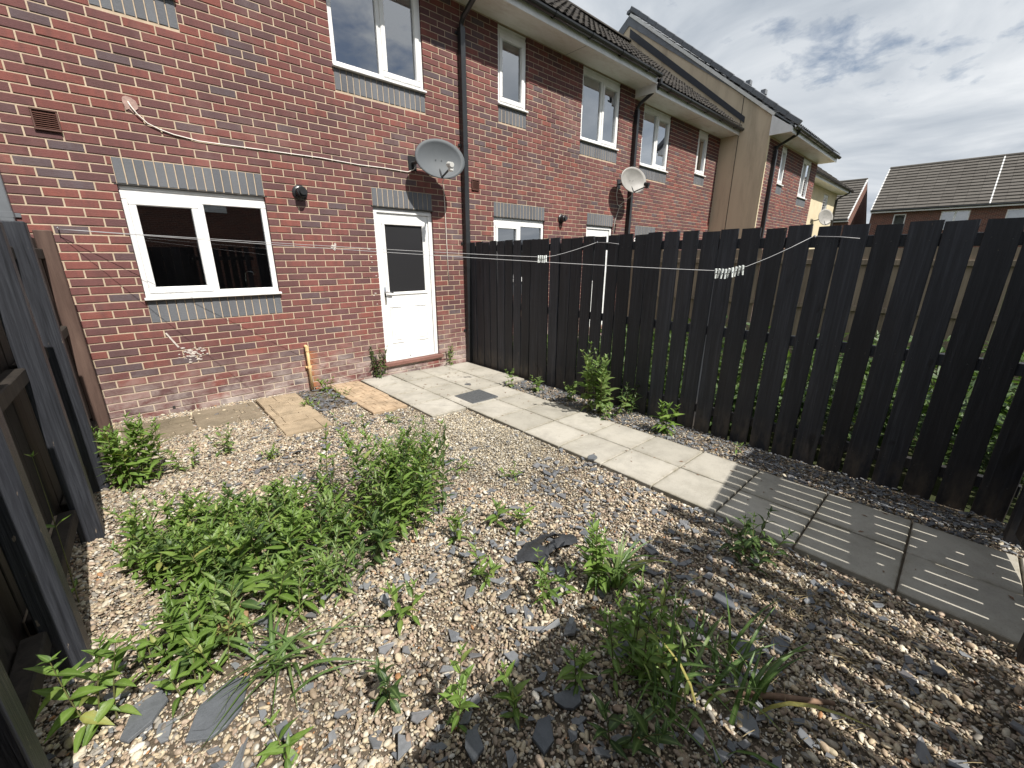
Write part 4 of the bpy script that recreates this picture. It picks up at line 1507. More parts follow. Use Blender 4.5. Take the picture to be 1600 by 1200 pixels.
# left fence: posts and rails on our side, boards beyond
LFX = lambda y: -0.447 + .030 * y
lf = thing('board_fence', (-.6, -2.6, gz(-.6)), 'dark fence at the left seen from its post and rail side', 'fence', 'garden fences')
for i, (y, m_, zt) in enumerate(((-.55, 'brown_wood', 1.83), (-1.60, 'post', 1.835), (-2.28, 'post', 1.80), (-3.32, 'post', 1.80), (-4.05, 'post', 1.80), (-4.78, 'post', 1.8), (-6.0, 'post', 1.8))):
    x1 = LFX(y - .05) + (.05 if y == -4.78 else 0)  # unseen post pushed forward so that its shadow covers the post before it
    mb = MB(); mb.bev(x1 - .10, x1, y - .05, y + .05, gz(-.5) - .08, zt, .006)
    mb.build('post', M[m_], lf)
for z, hh in ((1.62, .075), (1.03, .075), (.21, .075)):
    for a, b in ((-.50, -1.55), (-1.65, -2.23), (-2.33, -3.27), (-3.37, -4.0), (-4.1, -4.73), (-4.83, -5.95)):
        xa, xb = LFX(a) - .075, LFX(b) - .075
        mb = MB()
        L = math.hypot(a - b, xa - xb)
        Mx = Matrix.Translation((xb, b, z)) @ Matrix.Rotation(math.atan2(xa - xb, a - b) * -1, 4, 'Z')
        mb.bev(-.07, 0.0, .002, L - .002, 0, hh, .006, 0, Mx)
        mb.build('rail', M['dark_wood'], lf)
lbm = [board_mesh(30 + i, M['dark_wood']) for i in range(4)]
y = -.02
while y > -6.05:
    w = RN.uniform(.138, .15)
    yc = y - w / 2
    zb = gz(-.7) + RN.uniform(.02, .05)
    o = obj('board', lbm[RN.randrange(4)], lf, (LFX(yc) - .165, yc, zb))
    o.scale = (1, w / .15, 1.78 + RN.uniform(-.01, .01) - zb)
    o.rotation_euler = (0, 0, math.pi - .03)
    y -= w + (RN.uniform(.012, .022) if RN.random() < .35 else .004)
mb = MB()
for z in (.16, .05):
    mb.bev(-.70, -.655, -3.25, -2.33, gz(-.6) + z - .06, gz(-.6) + z + .05, .005)
mb.build('gravel_board', M['grey_wood'], lf)

# fence behind the camera, with the gate at the end of the path: their gaps stripe the ground
bfe = thing('board_fence', (.8, -6.05, 0), 'black board fence across the end of the garden behind the viewpoint', 'fence', 'garden fences')
xbm = [board_mesh(60 + i, M['fence'], 'x') for i in range(4)]
x = -.60
while x < 2.22:
    w = RN.uniform(.142, .152) if x < 1.0 else RN.uniform(.100, .112)
    zb = gz(x) + .02
    o = obj('board', xbm[RN.randrange(4)], bfe, (x + w / 2, -6.03, zb))
    o.scale = (w / .15, 1, 1.83 + RN.uniform(-.015, .015) - zb)
    x += w + (RN.uniform(.002, .006) if x < 1.0 else RN.uniform(.040, .050))  # unseen left boards set nearly tight to stand in for the viewer's shadow
for z in (1.55, .85, .15):
    mb = MB(); mb.bev(-.6, 2.28, -6.09, -6.045, z, z + .085, .004)
    mb.build('rail', M['fence'], bfe)
for xx in (2.395, 3.62):
    mb = MB(); mb.bev(xx - .045, xx + .055, -6.07, -5.965, gz(xx) - .05, 1.9, .005)
    mb.build('post', M['fence'], bfe)
mb = MB(); mb.bev(3.685, 3.92, -6.05, -6.03, gz(3.8), 1.85, .003)
mb.build('board', M['fence'], bfe)
gt = thing('garden_gate', (3.50, -5.99, 0), 'black ledged and braced board gate at the end of the path behind the viewpoint', 'gate')
GA = math.radians(7)
GM = Matrix.Translation((3.545, -6.0, 0)) @ Matrix.Rotation(GA, 4, 'Z')
nb = 9
for i in range(nb):
    a = -1.08 + i * .12
    mb = MB(); mb.bev(a + .0065, a + .1135, -.01, .01, gz(3) + .07, 1.83, .003, 0, GM)
    mb.build('board', M['fence'], gt)
for z in (1.50, .82, .18):
    mb = MB(); mb.bev(-1.08, 0, -.05, -.0105, z, z + .11, .003, 0, GM)
    mb.build('ledge', M['fence'], gt)
mb = MB()
L = math.hypot(1.0, .55)
mb.bev(0, L, -.048, -.0108, -.05, .05, .003, 0, GM @ Matrix.Translation((-1.04, 0, .80)) @ Matrix.Rotation(math.atan2(.55, 1.0), 4, 'Y'))
mb.build('brace', M['fence'], gt)

# brown fence on the far side of the next garden
nfe = thing('board_fence', (8.3, -3, gz(8.3)), 'weathered brown fence seen through the gaps of the black fence', 'fence', 'garden fences')
nbm = [board_mesh(80 + i, M['grey_wood']) for i in range(4)]
y = -.05
while y > -7.5:
    o = obj('board', nbm[RN.randrange(4)], nfe, (8.3, y - .075, gz(8.3) + .02))
    o.scale = (1, 1, 1.80 - gz(8.3) - RN.uniform(0, .03))
    y -= .156
for z in (1.55, .85, .05):
    mb = MB(); mb.bev(8.24, 8.288, -7.5, -.02, z, z + .08, .004)
    mb.build('rail', M['grey_wood'], nfe)

# ------------------------------------------------------------------ washing lines and pegs
HK = Vector((-.455, -.05, 1.862))


def sag(p, q, drop, n=28, at=None):
    out = []
    for i in range(n + 1):
        t = i / n
        v = p.lerp(q, t)
        if at is None:
            d = 4 * t * (1 - t) * drop
        else:
            d = drop * (t / at if t < at else (1 - t) / (1 - at)) ** 1.0
            d = drop * (1 - (1 - min(t / at, (1 - t) / (1 - at))) ** 1.25)
        out.append(v - Vector((0, 0, d)))
    return out


def peg(line_pt, direction, label, group, tilt):
    t = thing('clothes_peg', tuple(line_pt), label, 'clothes peg', group)
    d = Vector((direction.x, direction.y, 0)).normalized()
    sd = Vector((-d.y, d.x, 0))
    Rm = Matrix(((sd.x, d.x, 0, line_pt.x), (sd.y, d.y, 0, line_pt.y), (0, 0, 1, line_pt.z), (0, 0, 0, 1))) @ Matrix.Rotation(tilt, 4, 'Y') @ Matrix.Rotation(RN.uniform(-.12, .12), 4, 'X')
    for s in (-1, 1):
        mb = MB()
        mb.bev(s * .0015 if s > 0 else -.0085, .0085 if s > 0 else -.0015, -.006, .006, -.062, .016, .0015, 0, Rm @ Matrix.Rotation(s * .09, 4, 'Y'))
        mb.build('jaw', M['peg'], t)
    mb = MB(); mb.tube([Rm @ Vector((-.011, 0, -.02)), Rm @ Vector((.011, 0, -.02))], .004, 8)
    mb.build('spring', M['chrome'], t)


L1e, L2e = Vector((3.905, -2.50, 1.81)), Vector((3.905, -4.56, 1.81))
for (e, drop, at, npeg, lab, glab, pl, sp) in (
        (L1e, .17, .88, 5, 'thin grey washing line with the small far bunch of pegs', 'pegs on the far washing line', 'small white peg in the far bunch on the washing line', .022),
        (L2e, .272, .905, 9, 'thin grey washing line with the large near bunch of pegs', 'pegs on the near washing line', 'pale plastic peg in the near bunch on the washing line', .026)):
    pts = sag(HK, e, drop, 40, at)
    mb = MB(); mb.tube(pts, .0021, 6)
    fence_end = Vector((e.x, e.y - .17, e.z - .01))
    mb.tube([e, fence_end, fence_end + Vector((0, -.12, -.015))], .0025, 6)
    tag(mb.build('washing_line', M['line'], smooth=True), lab, 'washing line')
    for i in range(npeg):
        tt = at - .018 + i * sp / (e - HK).length
        j = min(39, int(tt * 40)); fr2 = tt * 40 - j
        p = pts[j].lerp(pts[j + 1], fr2)
        peg(p, e - HK, pl, glab, RN.uniform(-.35, .35))
mb = MB(); mb.tube([(-.455, .01, 1.87), (-.455, -.035, 1.87)], .005, 8)
mb.tube([Vector((-.455, -.045, 1.87)) + Vector((0, .014 * math.cos(q), .014 * math.sin(q))) for q in [2 * math.pi * i / 12 for i in range(13)]], .0035, 6)
tag(mb.build('eye_hook', M['chrome'], smooth=True), 'small metal eye hook on the brick wall holding the washing lines', 'hook')
for e in (L1e, L2e):
    mb = MB(); mb.tube([e + Vector((.03, 0, 0)), e, e + Vector((-.008, -.01, .008)), e + Vector((-.008, -.015, -.008))], .0035, 6)
    tag(mb.build('fence_hook', M['chrome']), 'metal hook on the black fence tying the %s washing line' % ('far' if e is L1e else 'near'), 'hook')

# ------------------------------------------------------------------ gravel and slate
def ico(subdiv):
    import bmesh
    bm = bmesh.new()
    bmesh.ops.create_icosphere(bm, subdivisions=subdiv, radius=1.0)
    v = np.array([p.co[:] for p in bm.verts]); f = [tuple(q.index for q in a.verts) for a in bm.faces]
    bm.free()
    return v, f


def mk(name, v, f, mat, smooth):
    me = bpy.data.meshes.new(name)
    me.from_pydata([tuple(p) for p in v], [], f)
    me.materials.append(mat)
    if smooth:
        me.polygons.foreach_set('use_smooth', [True] * len(me.polygons))
    return me


def pebble_meshes(n):
    out = []
    for i in range(n):
        rng = np.random.default_rng(100 + i)
        v, f = ico(2)
        d = np.zeros(len(v))
        for _ in range(5):
            a = rng.normal(size=3); a /= np.linalg.norm(a)
            d += rng.uniform(-.16, .16) * np.cos(rng.uniform(1, 2.4) * (v @ a) + rng.uniform(0, 6))
        v = v * (1 + d)[:, None] * np.array([1.0, rng.uniform(.62, .88), rng.uniform(.42, .62)])
        out.append(mk('pebble_shape', v, f, M['pebble'], True))
    return out


def slate_meshes(n):
    out = []
    for i in range(n):
        rng = np.random.default_rng(300 + i)
        m_ = rng.integers(5, 8)
        an = np.sort(rng.uniform(0, 2 * np.pi, m_) * .35 + np.linspace(0, 2 * np.pi, m_, endpoint=False))
        rad = rng.uniform(.65, 1.1, m_)
        asp = rng.uniform(.5, .85)
        xy = np.stack([np.cos(an) * rad, np.sin(an) * rad * asp], 1)
        th = rng.uniform(.08, .13)
        mb = MB()
        b0 = [(x, y, -th) for x, y in xy]
        md = [(x, y, th * .5) for x, y in xy]
        tp_ = [(x * .93, y * .93, th + rng.uniform(-.05, .05)) for x, y in xy]
        vs = b0 + md + tp_
        fs = [tuple(range(2 * m_, 3 * m_))] + [(k_, (k_ + 1) % m_, m_ + (k_ + 1) % m_, m_ + k_) for k_ in range(m_)] + [(m_ + k_, m_ + (k_ + 1) % m_, 2 * m_ + (k_ + 1) % m_, 2 * m_ + k_) for k_ in range(m_)]
        out.append(mk('slate_shape', vs, fs, M['slate'], False))
    return out


def scatter(name, pts, scl, rot, tone, meshes, **props):
    n = len(pts)
    me = bpy.data.meshes.new(name)
    me.vertices.add(n)
    me.vertices.foreach_set('co', np.asarray(pts, np.float32).ravel())
    for nm, typ, arr, key in (('scl', 'FLOAT_VECTOR', scl, 'vector'), ('rot', 'FLOAT_VECTOR', rot, 'vector')):
        a = me.attributes.new(nm, typ, 'POINT'); a.data.foreach_set(key, np.asarray(arr, np.float32).ravel())
    a = me.attributes.new('tone', 'FLOAT', 'POINT'); a.data.foreach_set('value', np.asarray(tone, np.float32))
    a = me.attributes.new('idx', 'INT', 'POINT'); a.data.foreach_set('value', NP.integers(0, len(meshes), n).astype(np.int32))
    me.update()
    o = obj(name, me, **props)
    col = bpy.data.collections.new(name + ' shapes')
    for i, m_ in enumerate(meshes):
        col.objects.link(bpy.data.objects.new(m_.name, m_))
    ng = bpy.data.node_groups.new(name, 'GeometryNodeTree')
    ng.interface.new_socket('Geometry', in_out='INPUT', socket_type='NodeSocketGeometry')
    ng.interface.new_socket('Geometry', in_out='OUTPUT', socket_type='NodeSocketGeometry')
    gi, go = ng.nodes.new('NodeGroupInput'), ng.nodes.new('NodeGroupOutput')
    iop = ng.nodes.new('GeometryNodeInstanceOnPoints')
    ci = ng.nodes.new('GeometryNodeCollectionInfo')
    ci.inputs['Collection'].default_value = col
    ci.inputs['Separate Children'].default_value = True
    ci.inputs['Reset Children'].default_value = True

    def na(nm, typ):
        q = ng.nodes.new('GeometryNodeInputNamedAttribute')
        q.data_type = typ
        q.inputs['Name'].default_value = nm
        return q.outputs['Attribute']
    L = ng.links.new
    L(gi.outputs[0], iop.inputs['Points'])
    L(ci.outputs[0], iop.inputs['Instance'])
    iop.inputs['Pick Instance'].default_value = True
    L(na('idx', 'INT'), iop.inputs['Instance Index'])
    er = ng.nodes.new('FunctionNodeEulerToRotation')
    L(na('rot', 'FLOAT_VECTOR'), er.inputs[0])
    L(er.outputs[0], iop.inputs['Rotation'])
    L(na('scl', 'FLOAT_VECTOR'), iop.inputs['Scale'])
    L(iop.outputs[0], go.inputs[0])
    md = o.modifiers.new('scatter', 'NODES')
    md.node_group = ng
    return o


_ph = NP.uniform(0, 6.28, (6, 2)); _kk = NP.normal(size=(6, 2, 2)) * 2.2


def fbm(x, y):
    s = 0
    for i in range(6):
        a, b = _kk[i, 0], _kk[i, 1]
        s = s + np.sin(x * a[0] + y * a[1] + _ph[i, 0] + 1.3 * np.sin(x * b[0] + y * b[1] + _ph[i, 1]))
    return s / 6


GZ = lambda x: -0.026 * (x - 2.0)
PAVED = [(2.475, 3.42, -6.6, 0.02), (2.01, 2.49, -1.88, 0), (3.41, 3.88, -1.41, 0), (1.58, 2.01, -1.39, 0), (.715, 1.155, -1.43, -.10)]
THIN = [(-.40, .70, -.74, -.18)]


def on_ground(n, x0, x1, y0, y1, pad=.004):
    x, y = NP.uniform(x0, x1, n), NP.uniform(y0, y1, n)
    ok = np.ones(n, bool)
    for a, b, c, d in PAVED:
        ok &= ~((x > a - pad) & (x < b + pad) & (y > c - pad) & (y < d + pad))
    for a, b, c, d in THIN:
        ins = (x > a) & (x < b) & (y > c) & (y < d)
        ok &= ~(ins & (NP.random(n) > .16 + .5 * (y < -.55)))
    return x[ok], y[ok]


# slate share of the cover: thick along the fence and by the pipe, patchy elsewhere
def slate_share(x, y):
    s = np.clip(.10 + .30 * fbm(x * 1.3, y * 1.3) + .16 * np.clip((-y - 3.0), 0, 1.2), 0.03, .6)
    s = s + .30 * np.exp(-((x - 1.05) ** 2 / .35 + (y + 2.0) ** 2 / .5)) + .15 * np.exp(-((x - 2.0) ** 2 / .3 + (y + 3.3) ** 2 / .3))
    s = np.where(x > 3.38, .62, s)
    s = np.where((x > 1.12) & (x < 1.62) & (y > -.95), .85, s)
    s = np.where((x > 1.65) & (x < 2.5) & (y < -1.9) & (y > -3.4), s * .55, s)
    return s


# pebbles, two layers
x, y = on_ground(560000, -.74, 3.90, -6.15, -.01)
keep = NP.random(len(x)) > slate_share(x, y) * 1.15
bare = np.clip(.05 + .75 * fbm(x * 1.1 + 4, y * 1.1), 0, .72) + .12 * (fbm(x * 4.1, y * 4.3 + 2) > .25)
keep &= NP.random(len(x)) > bare
x, y = x[keep], y[keep]
n = len(x)
fine = np.clip(1.0 - np.hypot((x - 2.05) / .75, (y + 2.6) / 1.3), 0, 1)        # pale finer gravel beside the path
sz = NP.lognormal(math.log(.0061), .42, n) * (1 - .25 * (fine > .12))
sz = np.where(NP.random(n) < .38, sz * .52, sz)
sz = np.clip(sz, .0022, .0185)
scl = np.stack([sz * NP.uniform(.95, 1.35, n), sz, sz], 1)
rot = np.stack([NP.normal(0, .35, n), NP.normal(0, .35, n), NP.uniform(0, 6.28, n)], 1)
lay = NP.random(n)
z = GZ(x) - .020 + sz * .45 + lay * .014 + .009 * fbm(x * 2.4, y * 2.4)
tone = NP.random(n)
pal = fine * 2.2 > NP.random(n)
tone = np.where(pal, NP.choice([.05, .18, .60, .80, .10], n), tone)
scatter('gravel', np.stack([x, y, z], 1), scl, rot, tone, pebble_meshes(10), kind='stuff')
# slate chips
x, y = on_ground(90000, -.74, 3.90, -6.15, -.01, .01)
sh = slate_share(x, y)
keep = NP.random(len(x)) < sh ** 1.3 * np.where(y < -3.3, .20, .22) * np.where(x > 3.38, 3.6, 1)
x, y = x[keep], y[keep]
n = len(x)
sz = np.clip(NP.lognormal(math.log(.0185), .42, n), .008, .050)
sz = np.where(x > 3.38, sz * .85, sz * np.where(y < -3.3, 1.45, 1.45))
sz = np.clip(sz, .008, .055)
scl = np.stack([sz, sz, np.clip(sz, .02, .05) * NP.uniform(.6, 1.0, n)], 1)
rot = np.stack([NP.normal(0, .16, n), NP.normal(0, .16, n), NP.uniform(0, 6.28, n)], 1)
z = GZ(x) - .004 + NP.uniform(0, .012, n)
scatter('slate_chips', np.stack([x, y, z], 1), scl, rot, NP.random(n), slate_meshes(12), kind='stuff')
# dead straw litter in the shady corner
mb = MB()
for _ in range(260):
    cx, cy = RN.gauss(1.75, .35), RN.gauss(-5.3, .22)
    if cx > 2.4: continue
    a, L = RN.uniform(0, 6.28), RN.uniform(.04, .16)
    p = Vector((cx, cy, gz(cx) + RN.uniform(.004, .02)))
    d = Vector((math.cos(a), math.sin(a), RN.uniform(-.05, .1))) * L
    mb.tube([p, p + d * .5 + Vector((0, 0, .004)), p + d], .0012, 3, 0, False)
mb.build('straw_litter', M['straw'], kind='stuff')

# larger loose slates
for (x, y, L, W, rz, lab) in (
        (-.20, -3.96, .135, .10, .5, 'largest slate slab lying in the gravel beside the grass tuft at front left'),
        (1.52, -5.16, 0.079, 0.061, .9, 'dark slate lying in the fence shadow near the brown twig'),
        (1.74, -4.98, 0.072, 0.058, 2.2, 'square dark slate in the striped shade nearest the path'),
        (.62, -4.80, 0.072, 0.047, .3, 'pointed slate in the shade at the bottom middle'),
        (.42, -4.66, 0.061, 0.043, 1.4, 'grey slate beside the small weed at the bottom middle'),
        (1.66, -5.25, 0.072, 0.036, .1, 'long thin slate beside the square dark one'),
        (.78, -4.78, 0.065, 0.043, 2.6, 'slate with a pale streak on it in front shade'),
        (-.40, -3.80, .09, .055, .9, 'bluish slate leaning by the big-leaved plant at the left fence'),
        (2.52, -3.60, .055, .04, .3, 'small slate stray lying on the edge of the path')):
    rr = random.Random(lab)
    m_ = rr.randint(5, 7)
    an = [2 * math.pi * i / m_ + rr.uniform(-.32, .32) for i in range(m_)]
    rd = [rr.uniform(.70, 1.12) for _ in range(m_)]
    xy = [(L * q * math.cos(a_), W * q * math.sin(a_)) for q, a_ in zip(rd, an)]
    mb = MB()
    tz = [.004 + rr.uniform(-.0015, .0015) for _ in xy]
    vs = [(a_, b_, -.010) for a_, b_ in xy] + [(a_, b_, z_ - .003) for (a_, b_), z_ in zip(xy, tz)] + [(a_ * .97 + rr.uniform(-.002, .002), b_ * .97, z_) for (a_, b_), z_ in zip(xy, tz)]
    mb.add(vs, [tuple(range(2 * m_, 3 * m_))] + [(i, (i + 1) % m_, m_ + (i + 1) % m_, m_ + i) for i in range(m_)] + [(m_ + i, m_ + (i + 1) % m_, 2 * m_ + (i + 1) % m_, 2 * m_ + i) for i in range(m_)])
    if L > .12:
        mb.prism([(p_[0] * .55 - .02, p_[1] * .6 + .01) for p_ in xy], 'z', .0045, .009)
    o = obj('slate', mb.mesh('slate', M['slate_big']), None, (x, y, gz(x) + (.012 if x < 2.47 else .024)))
    o.rotation_euler = (rr.uniform(-.07, .07), rr.uniform(-.07, .07), rz)
    tag(o, lab, 'slate', 'larger loose slates')

# scrap of black membrane poking out of the gravel
mb = MB()
nx, ny = 14, 7
vs = []
for j in range(ny):
    for i in range(nx):
        u, v = i / (nx - 1), j / (ny - 1)
        x = 1.36 + (u - .5) * .34 + .04 * math.sin(v * 5)
        y = -4.16 + (v - .5) * .17 + .05 * math.sin(u * 3.0)
        z = gz(1.4) + .012 + .05 * math.sin(math.pi * u) * (0.4 + .6 * abs(math.sin(v * 7 + u * 2))) * math.sin(math.pi * min(1, v * 1.1 + .1))
        vs.append((x + RN.uniform(-.008, .008), y + RN.uniform(-.008, .008), z + RN.uniform(0, .008)))
hole = lambda i, j: 4 <= i <= 8 and j in (2,)
mb.add(vs, [(j * nx + i, j * nx + i + 1, (j + 1) * nx + i + 1, (j + 1) * nx + i) for j in range(ny - 1) for i in range(nx - 1) if not hole(i, j)])
tag(mb.build('membrane_scrap', M['membrane'], smooth=True), 'crumpled scrap of black weed membrane poking out of the gravel', 'plastic sheet')
mb = MB(); mb.tube([(1.28, -5.20, .035), (1.40, -5.33, .03), (1.52, -5.47, .028)], [.011, .012, .008], 8)
tag(mb.build('twig', M['twig'], smooth=True), 'straight brown stick lying in the striped shade at the lower right', 'stick')
mb = MB()
mb.tube([(-.12, -3.52, .052), (-.12, -3.52, .075)], .10, 20)
tag(mb.build('clay_saucer', M['clay']), 'round brown clay disc half hidden under the weed patch', 'saucer')
mb = MB(); mb.bev(-.05, .05, -.016, .016, -.004, .006, .002, 0, Matrix.Translation((.27, -4.27, .075)) @ Matrix.Rotation(.5, 4, 'Z') @ Matrix.Rotation(.15, 4, 'X'))
tag(mb.build('wood_scrap', M['grey_wood']), 'short pale splinter of wood lying on the gravel near front weeds', 'wood scrap')


# dry bits lying on the slabs
mb = MB()
rr = random.Random(21)
for _ in range(130):
    x = rr.uniform(2.5, 3.4); y = -6.0 * rr.random() ** 1.3 - .05
    if rr.random() < .35: x, y = rr.uniform(2.05, 3.85), rr.uniform(-1.35, -.04)
    a, L = rr.uniform(0, 6.28), rr.uniform(.006, .022)
    z = gz(x) + .0145
    d, q = (math.cos(a) * L, math.sin(a) * L), (-math.sin(a) * L * .4, math.cos(a) * L * .4)
    mb.add([(x - d[0], y - d[1], z), (x + q[0], y + q[1], z + .004), (x + d[0], y + d[1], z), (x - q[0], y - q[1], z + .003)], [(0, 3, 2, 1)], rr.random())
mb.build('leaf_litter', M['twig'], kind='stuff')

# ------------------------------------------------------------------ weeds
def leaf_mesh(seed, mat, width=.30, droop=.25, fold=.35):
    rr = random.Random(seed)
    ts = [0, .10, .30, .52, .75, 1.0]
    ws = [.02, .55, 1.0, .92, .52, .0]
    mb = MB()
    vs = []
    for t, w in zip(ts, ws):
        z = -droop * t * t + .03 * math.sin(t * 6 + seed)
        hw = width * .5 * w
        vs += [(t, -hw, z + fold * hw), (t, 0, z), (t, hw, z + fold * hw)]
    fs = []
    for i in range(len(ts) - 1):
        a, b = 3 * i, 3 * (i + 1)
        if i < len(ts) - 2:
            fs += [(a, b, b + 1, a + 1), (a + 1, b + 1, b + 2, a + 2)]
        else:
            fs += [(a, b + 1, a + 1), (a + 1, b + 1, a + 2)]
    mb.add(vs, fs)
    return mb, mb.mesh('leaf', mat, True)


def leaf_set(mat, width, droop, fold, n=4, s0=0):
    return [leaf_mesh(s0 + i, mat, width * (.85 + .1 * i), droop * (.5 + .4 * i), fold) for i in range(n)]


LEAVES = {'leaf': leaf_set(M['leaf'], .30, .24, .42), 'leaf_dark': leaf_set(M['leaf_dark'], .32, .25, .35, 4, 9), 'leaf_pale': leaf_set(M['leaf_pale'], .52, .28, .25, 4, 20), 'broad': leaf_set(M['leaf'], .36, .40, .38, 4, 30), 'narrow': leaf_set(M['leaf_pale'], .17, .30, .40, 4, 40)}


def stem_leaves(rr, base, height, lean, llen, step=.05, tip=True, opposite=True, bare=.12):
    """one upright stem: its path and the placement matrices of its leaves"""
    n = 7
    az = rr.uniform(0, 6.28) if lean[2] is None else lean[2]
    pts = []
    for i in range(n):
        t = i / (n - 1)
        off = lean[0] * t * t + lean[1] * math.sin(t * 3)
        pts.append(Vector((base[0] + math.cos(az) * off * height, base[1] + math.sin(az) * off * height, base[2] + height * t * (1 - .12 * lean[0] * t))))
    mats = []
    s = height * bare
    ph = rr.uniform(0, 6.28)
    kq = 0
    while s < height * .97:
        t = s / height
        f = t * (n - 1); i = min(n - 2, int(f))
        p = pts[i].lerp(pts[i + 1], f - i)
        grow = (.55 + .75 * math.sin(math.pi * min(1, t * .85 + .12)))
        if t > .85: grow *= .6
        L = llen * grow * rr.uniform(.75, 1.15)
        for sd in ((0, math.pi) if opposite else (rr.uniform(-.5, .5),)):
            a = ph + kq * math.pi / 2 + sd + rr.uniform(-.25, .25) if opposite else ph + kq * 2.4 + sd
            pitch = -.85 * t - .20 + rr.uniform(-.35, .35) + .30 * (t < .35)
            mats.append(Matrix.Translation(p) @ Matrix.Rotation(a, 4, 'Z') @ Matrix.Rotation(pitch, 4, 'Y') @ Matrix.Rotation(rr.uniform(-.35, .35), 4, 'X') @ Matrix.Diagonal((L, L, L, 1)))
        s += step * rr.uniform(.8, 1.2) * (.6 if t > .75 else 1.0)
        kq += 1
    if tip:
        for q in range(4):
            a = ph + q * math.pi / 2
            L = llen * rr.uniform(.35, .6)
            mats.append(Matrix.Translation(pts[-1]) @ Matrix.Rotation(a, 4, 'Z') @ Matrix.Rotation(-1.0 + rr.uniform(-.25, .25), 4, 'Y') @ Matrix.Diagonal((L, L, L, 1)))
    return pts, mats


def plant(label, x, y, stems, height, llen, kind='leaf', spread=.05, seed=0, step=.05, lean=.25, nobj=300, group='loose weeds in the garden', cat='weed', name='weed_plant', az=None, opposite=True, stem_r=.003):
    rr = random.Random(seed * 7 + 1)
    z0 = gz(x)
    t = thing(name, (x, y, z0), label, cat, group)
    root = Vector((x, y, z0))
    mats = []
    for i in range(stems):
        a, r = rr.uniform(0, 6.28), spread * math.sqrt(rr.random())
        b = (x + r * math.cos(a), y + r * math.sin(a), z0)
        h = height * (rr.uniform(.72, 1.0) if i else 1.0)
        pts, ms = stem_leaves(rr, b, h, (rr.uniform(.3, 1) * lean, .03, (az + rr.uniform(-.5, .5)) if az is not None else a + rr.uniform(-.6, .6)), llen, step, True, opposite)
        mb = MB(); mb.tube(pts, [stem_r * (1 - .6 * q / 6) for q in range(7)], 5)
        mb.build('stem', M['stem'], t)
        mats += ms
    place_leaves(t, root, mats, kind, nobj, rr)
    return t


def place_leaves(t, root, mats, kind, nobj, rr):
    variants = LEAVES[kind]
    d = [((m.translation - CAM).length - .45 * (m.translation.z), i) for i, m in enumerate(mats)]
    d.sort()
    rest = MB()
    for rank, (_, i) in enumerate(d):
        mbv, me = variants[rr.randrange(len(variants))]
        m = mats[i]
        if rank < nobj:
            o = bpy.data.objects.new('leaf', me)
            COL.objects.link(o)
            o.parent = t
            o.matrix_local = Matrix.Translation(-root) @ m
        else:
            rest.add([tuple(m @ Vector(p)) for p in mbv.v], mbv.f, rr.random())
    if rest.v:
        rest.build('foliage', me.materials[0], t, smooth=True, kind='stuff')


# the big patch: many stems over a polygon
def in_poly(x, y, P):
    c = False
    j = len(P) - 1
    for i in range(len(P)):
        if (P[i][1] > y) != (P[j][1] > y) and x < (P[j][0] - P[i][0]) * (y - P[i][1]) / (P[j][1] - P[i][1]) + P[i][0]:
            c = not c
        j = i
    return c


PATCH = [(-.46, -2.70), (-.38, -3.05), (-.30, -3.40), (-.34, -3.78), (-.05, -3.86), (.02, -3.66), (.22, -3.84), (.42, -3.72), (.60, -3.58), (.90, -3.52), (1.16, -3.42), (1.22, -3.18), (1.02, -3.0), (.72, -2.95), (.45, -2.78), (.10, -2.75), (-.22, -2.58)]
rr = random.Random(77)
pt = thing('weed_patch', (.4, -3.1, gz(.4)), 'big sprawling patch of leafy green weeds in the middle of the gravel', 'weeds')
kinds, stm, cnt = {'leaf': [], 'leaf_dark': [], 'narrow': []}, MB(), 0
while cnt < 290:
    x, y = rr.uniform(-.5, 1.25), rr.uniform(-3.8, -2.5)
    if not in_poly(x, y, PATCH):
        continue
    cnt += 1
    if y < -3.35 and x < .5 and rr.random() < .25: continue
    kd = rr.choices(('leaf', 'leaf_dark', 'narrow'), (.72, .10, .18))[0]
    tall = x > .75
    h = rr.uniform(.36, .66) if tall else rr.uniform(.13, .34) * (1 if y > -3.35 else .75)
    if not tall and rr.random() < .07: h = rr.uniform(.36, .44)
    pts, ms = stem_leaves(rr, (x, y, gz(x)), h, (rr.uniform(.15, .5), .04, None), rr.uniform(.062, .088) * (.9 if tall else 1.0), .038 if tall else .038)
    stm.tube(pts, [.0028 * (1 - .6 * q / 6) for q in range(7)], 4)
    kinds[kd] += ms
for (x, y) in ((.62, -2.72), (.98, -2.72)):                    # two stems standing above the rest
    pts, ms = stem_leaves(rr, (x, y, gz(x)), .52, (.1, .03, None), .07, .06)
    stm.tube(pts, .003, 4)
    kinds['leaf'] += ms
stm.build('stems', M['stem'], pt, kind='stuff')
for kd, lim in (('leaf', 230), ('leaf_dark', 25), ('narrow', 45)):
    place_leaves(pt, Vector(pt.location), kinds[kd], kd, lim, rr)

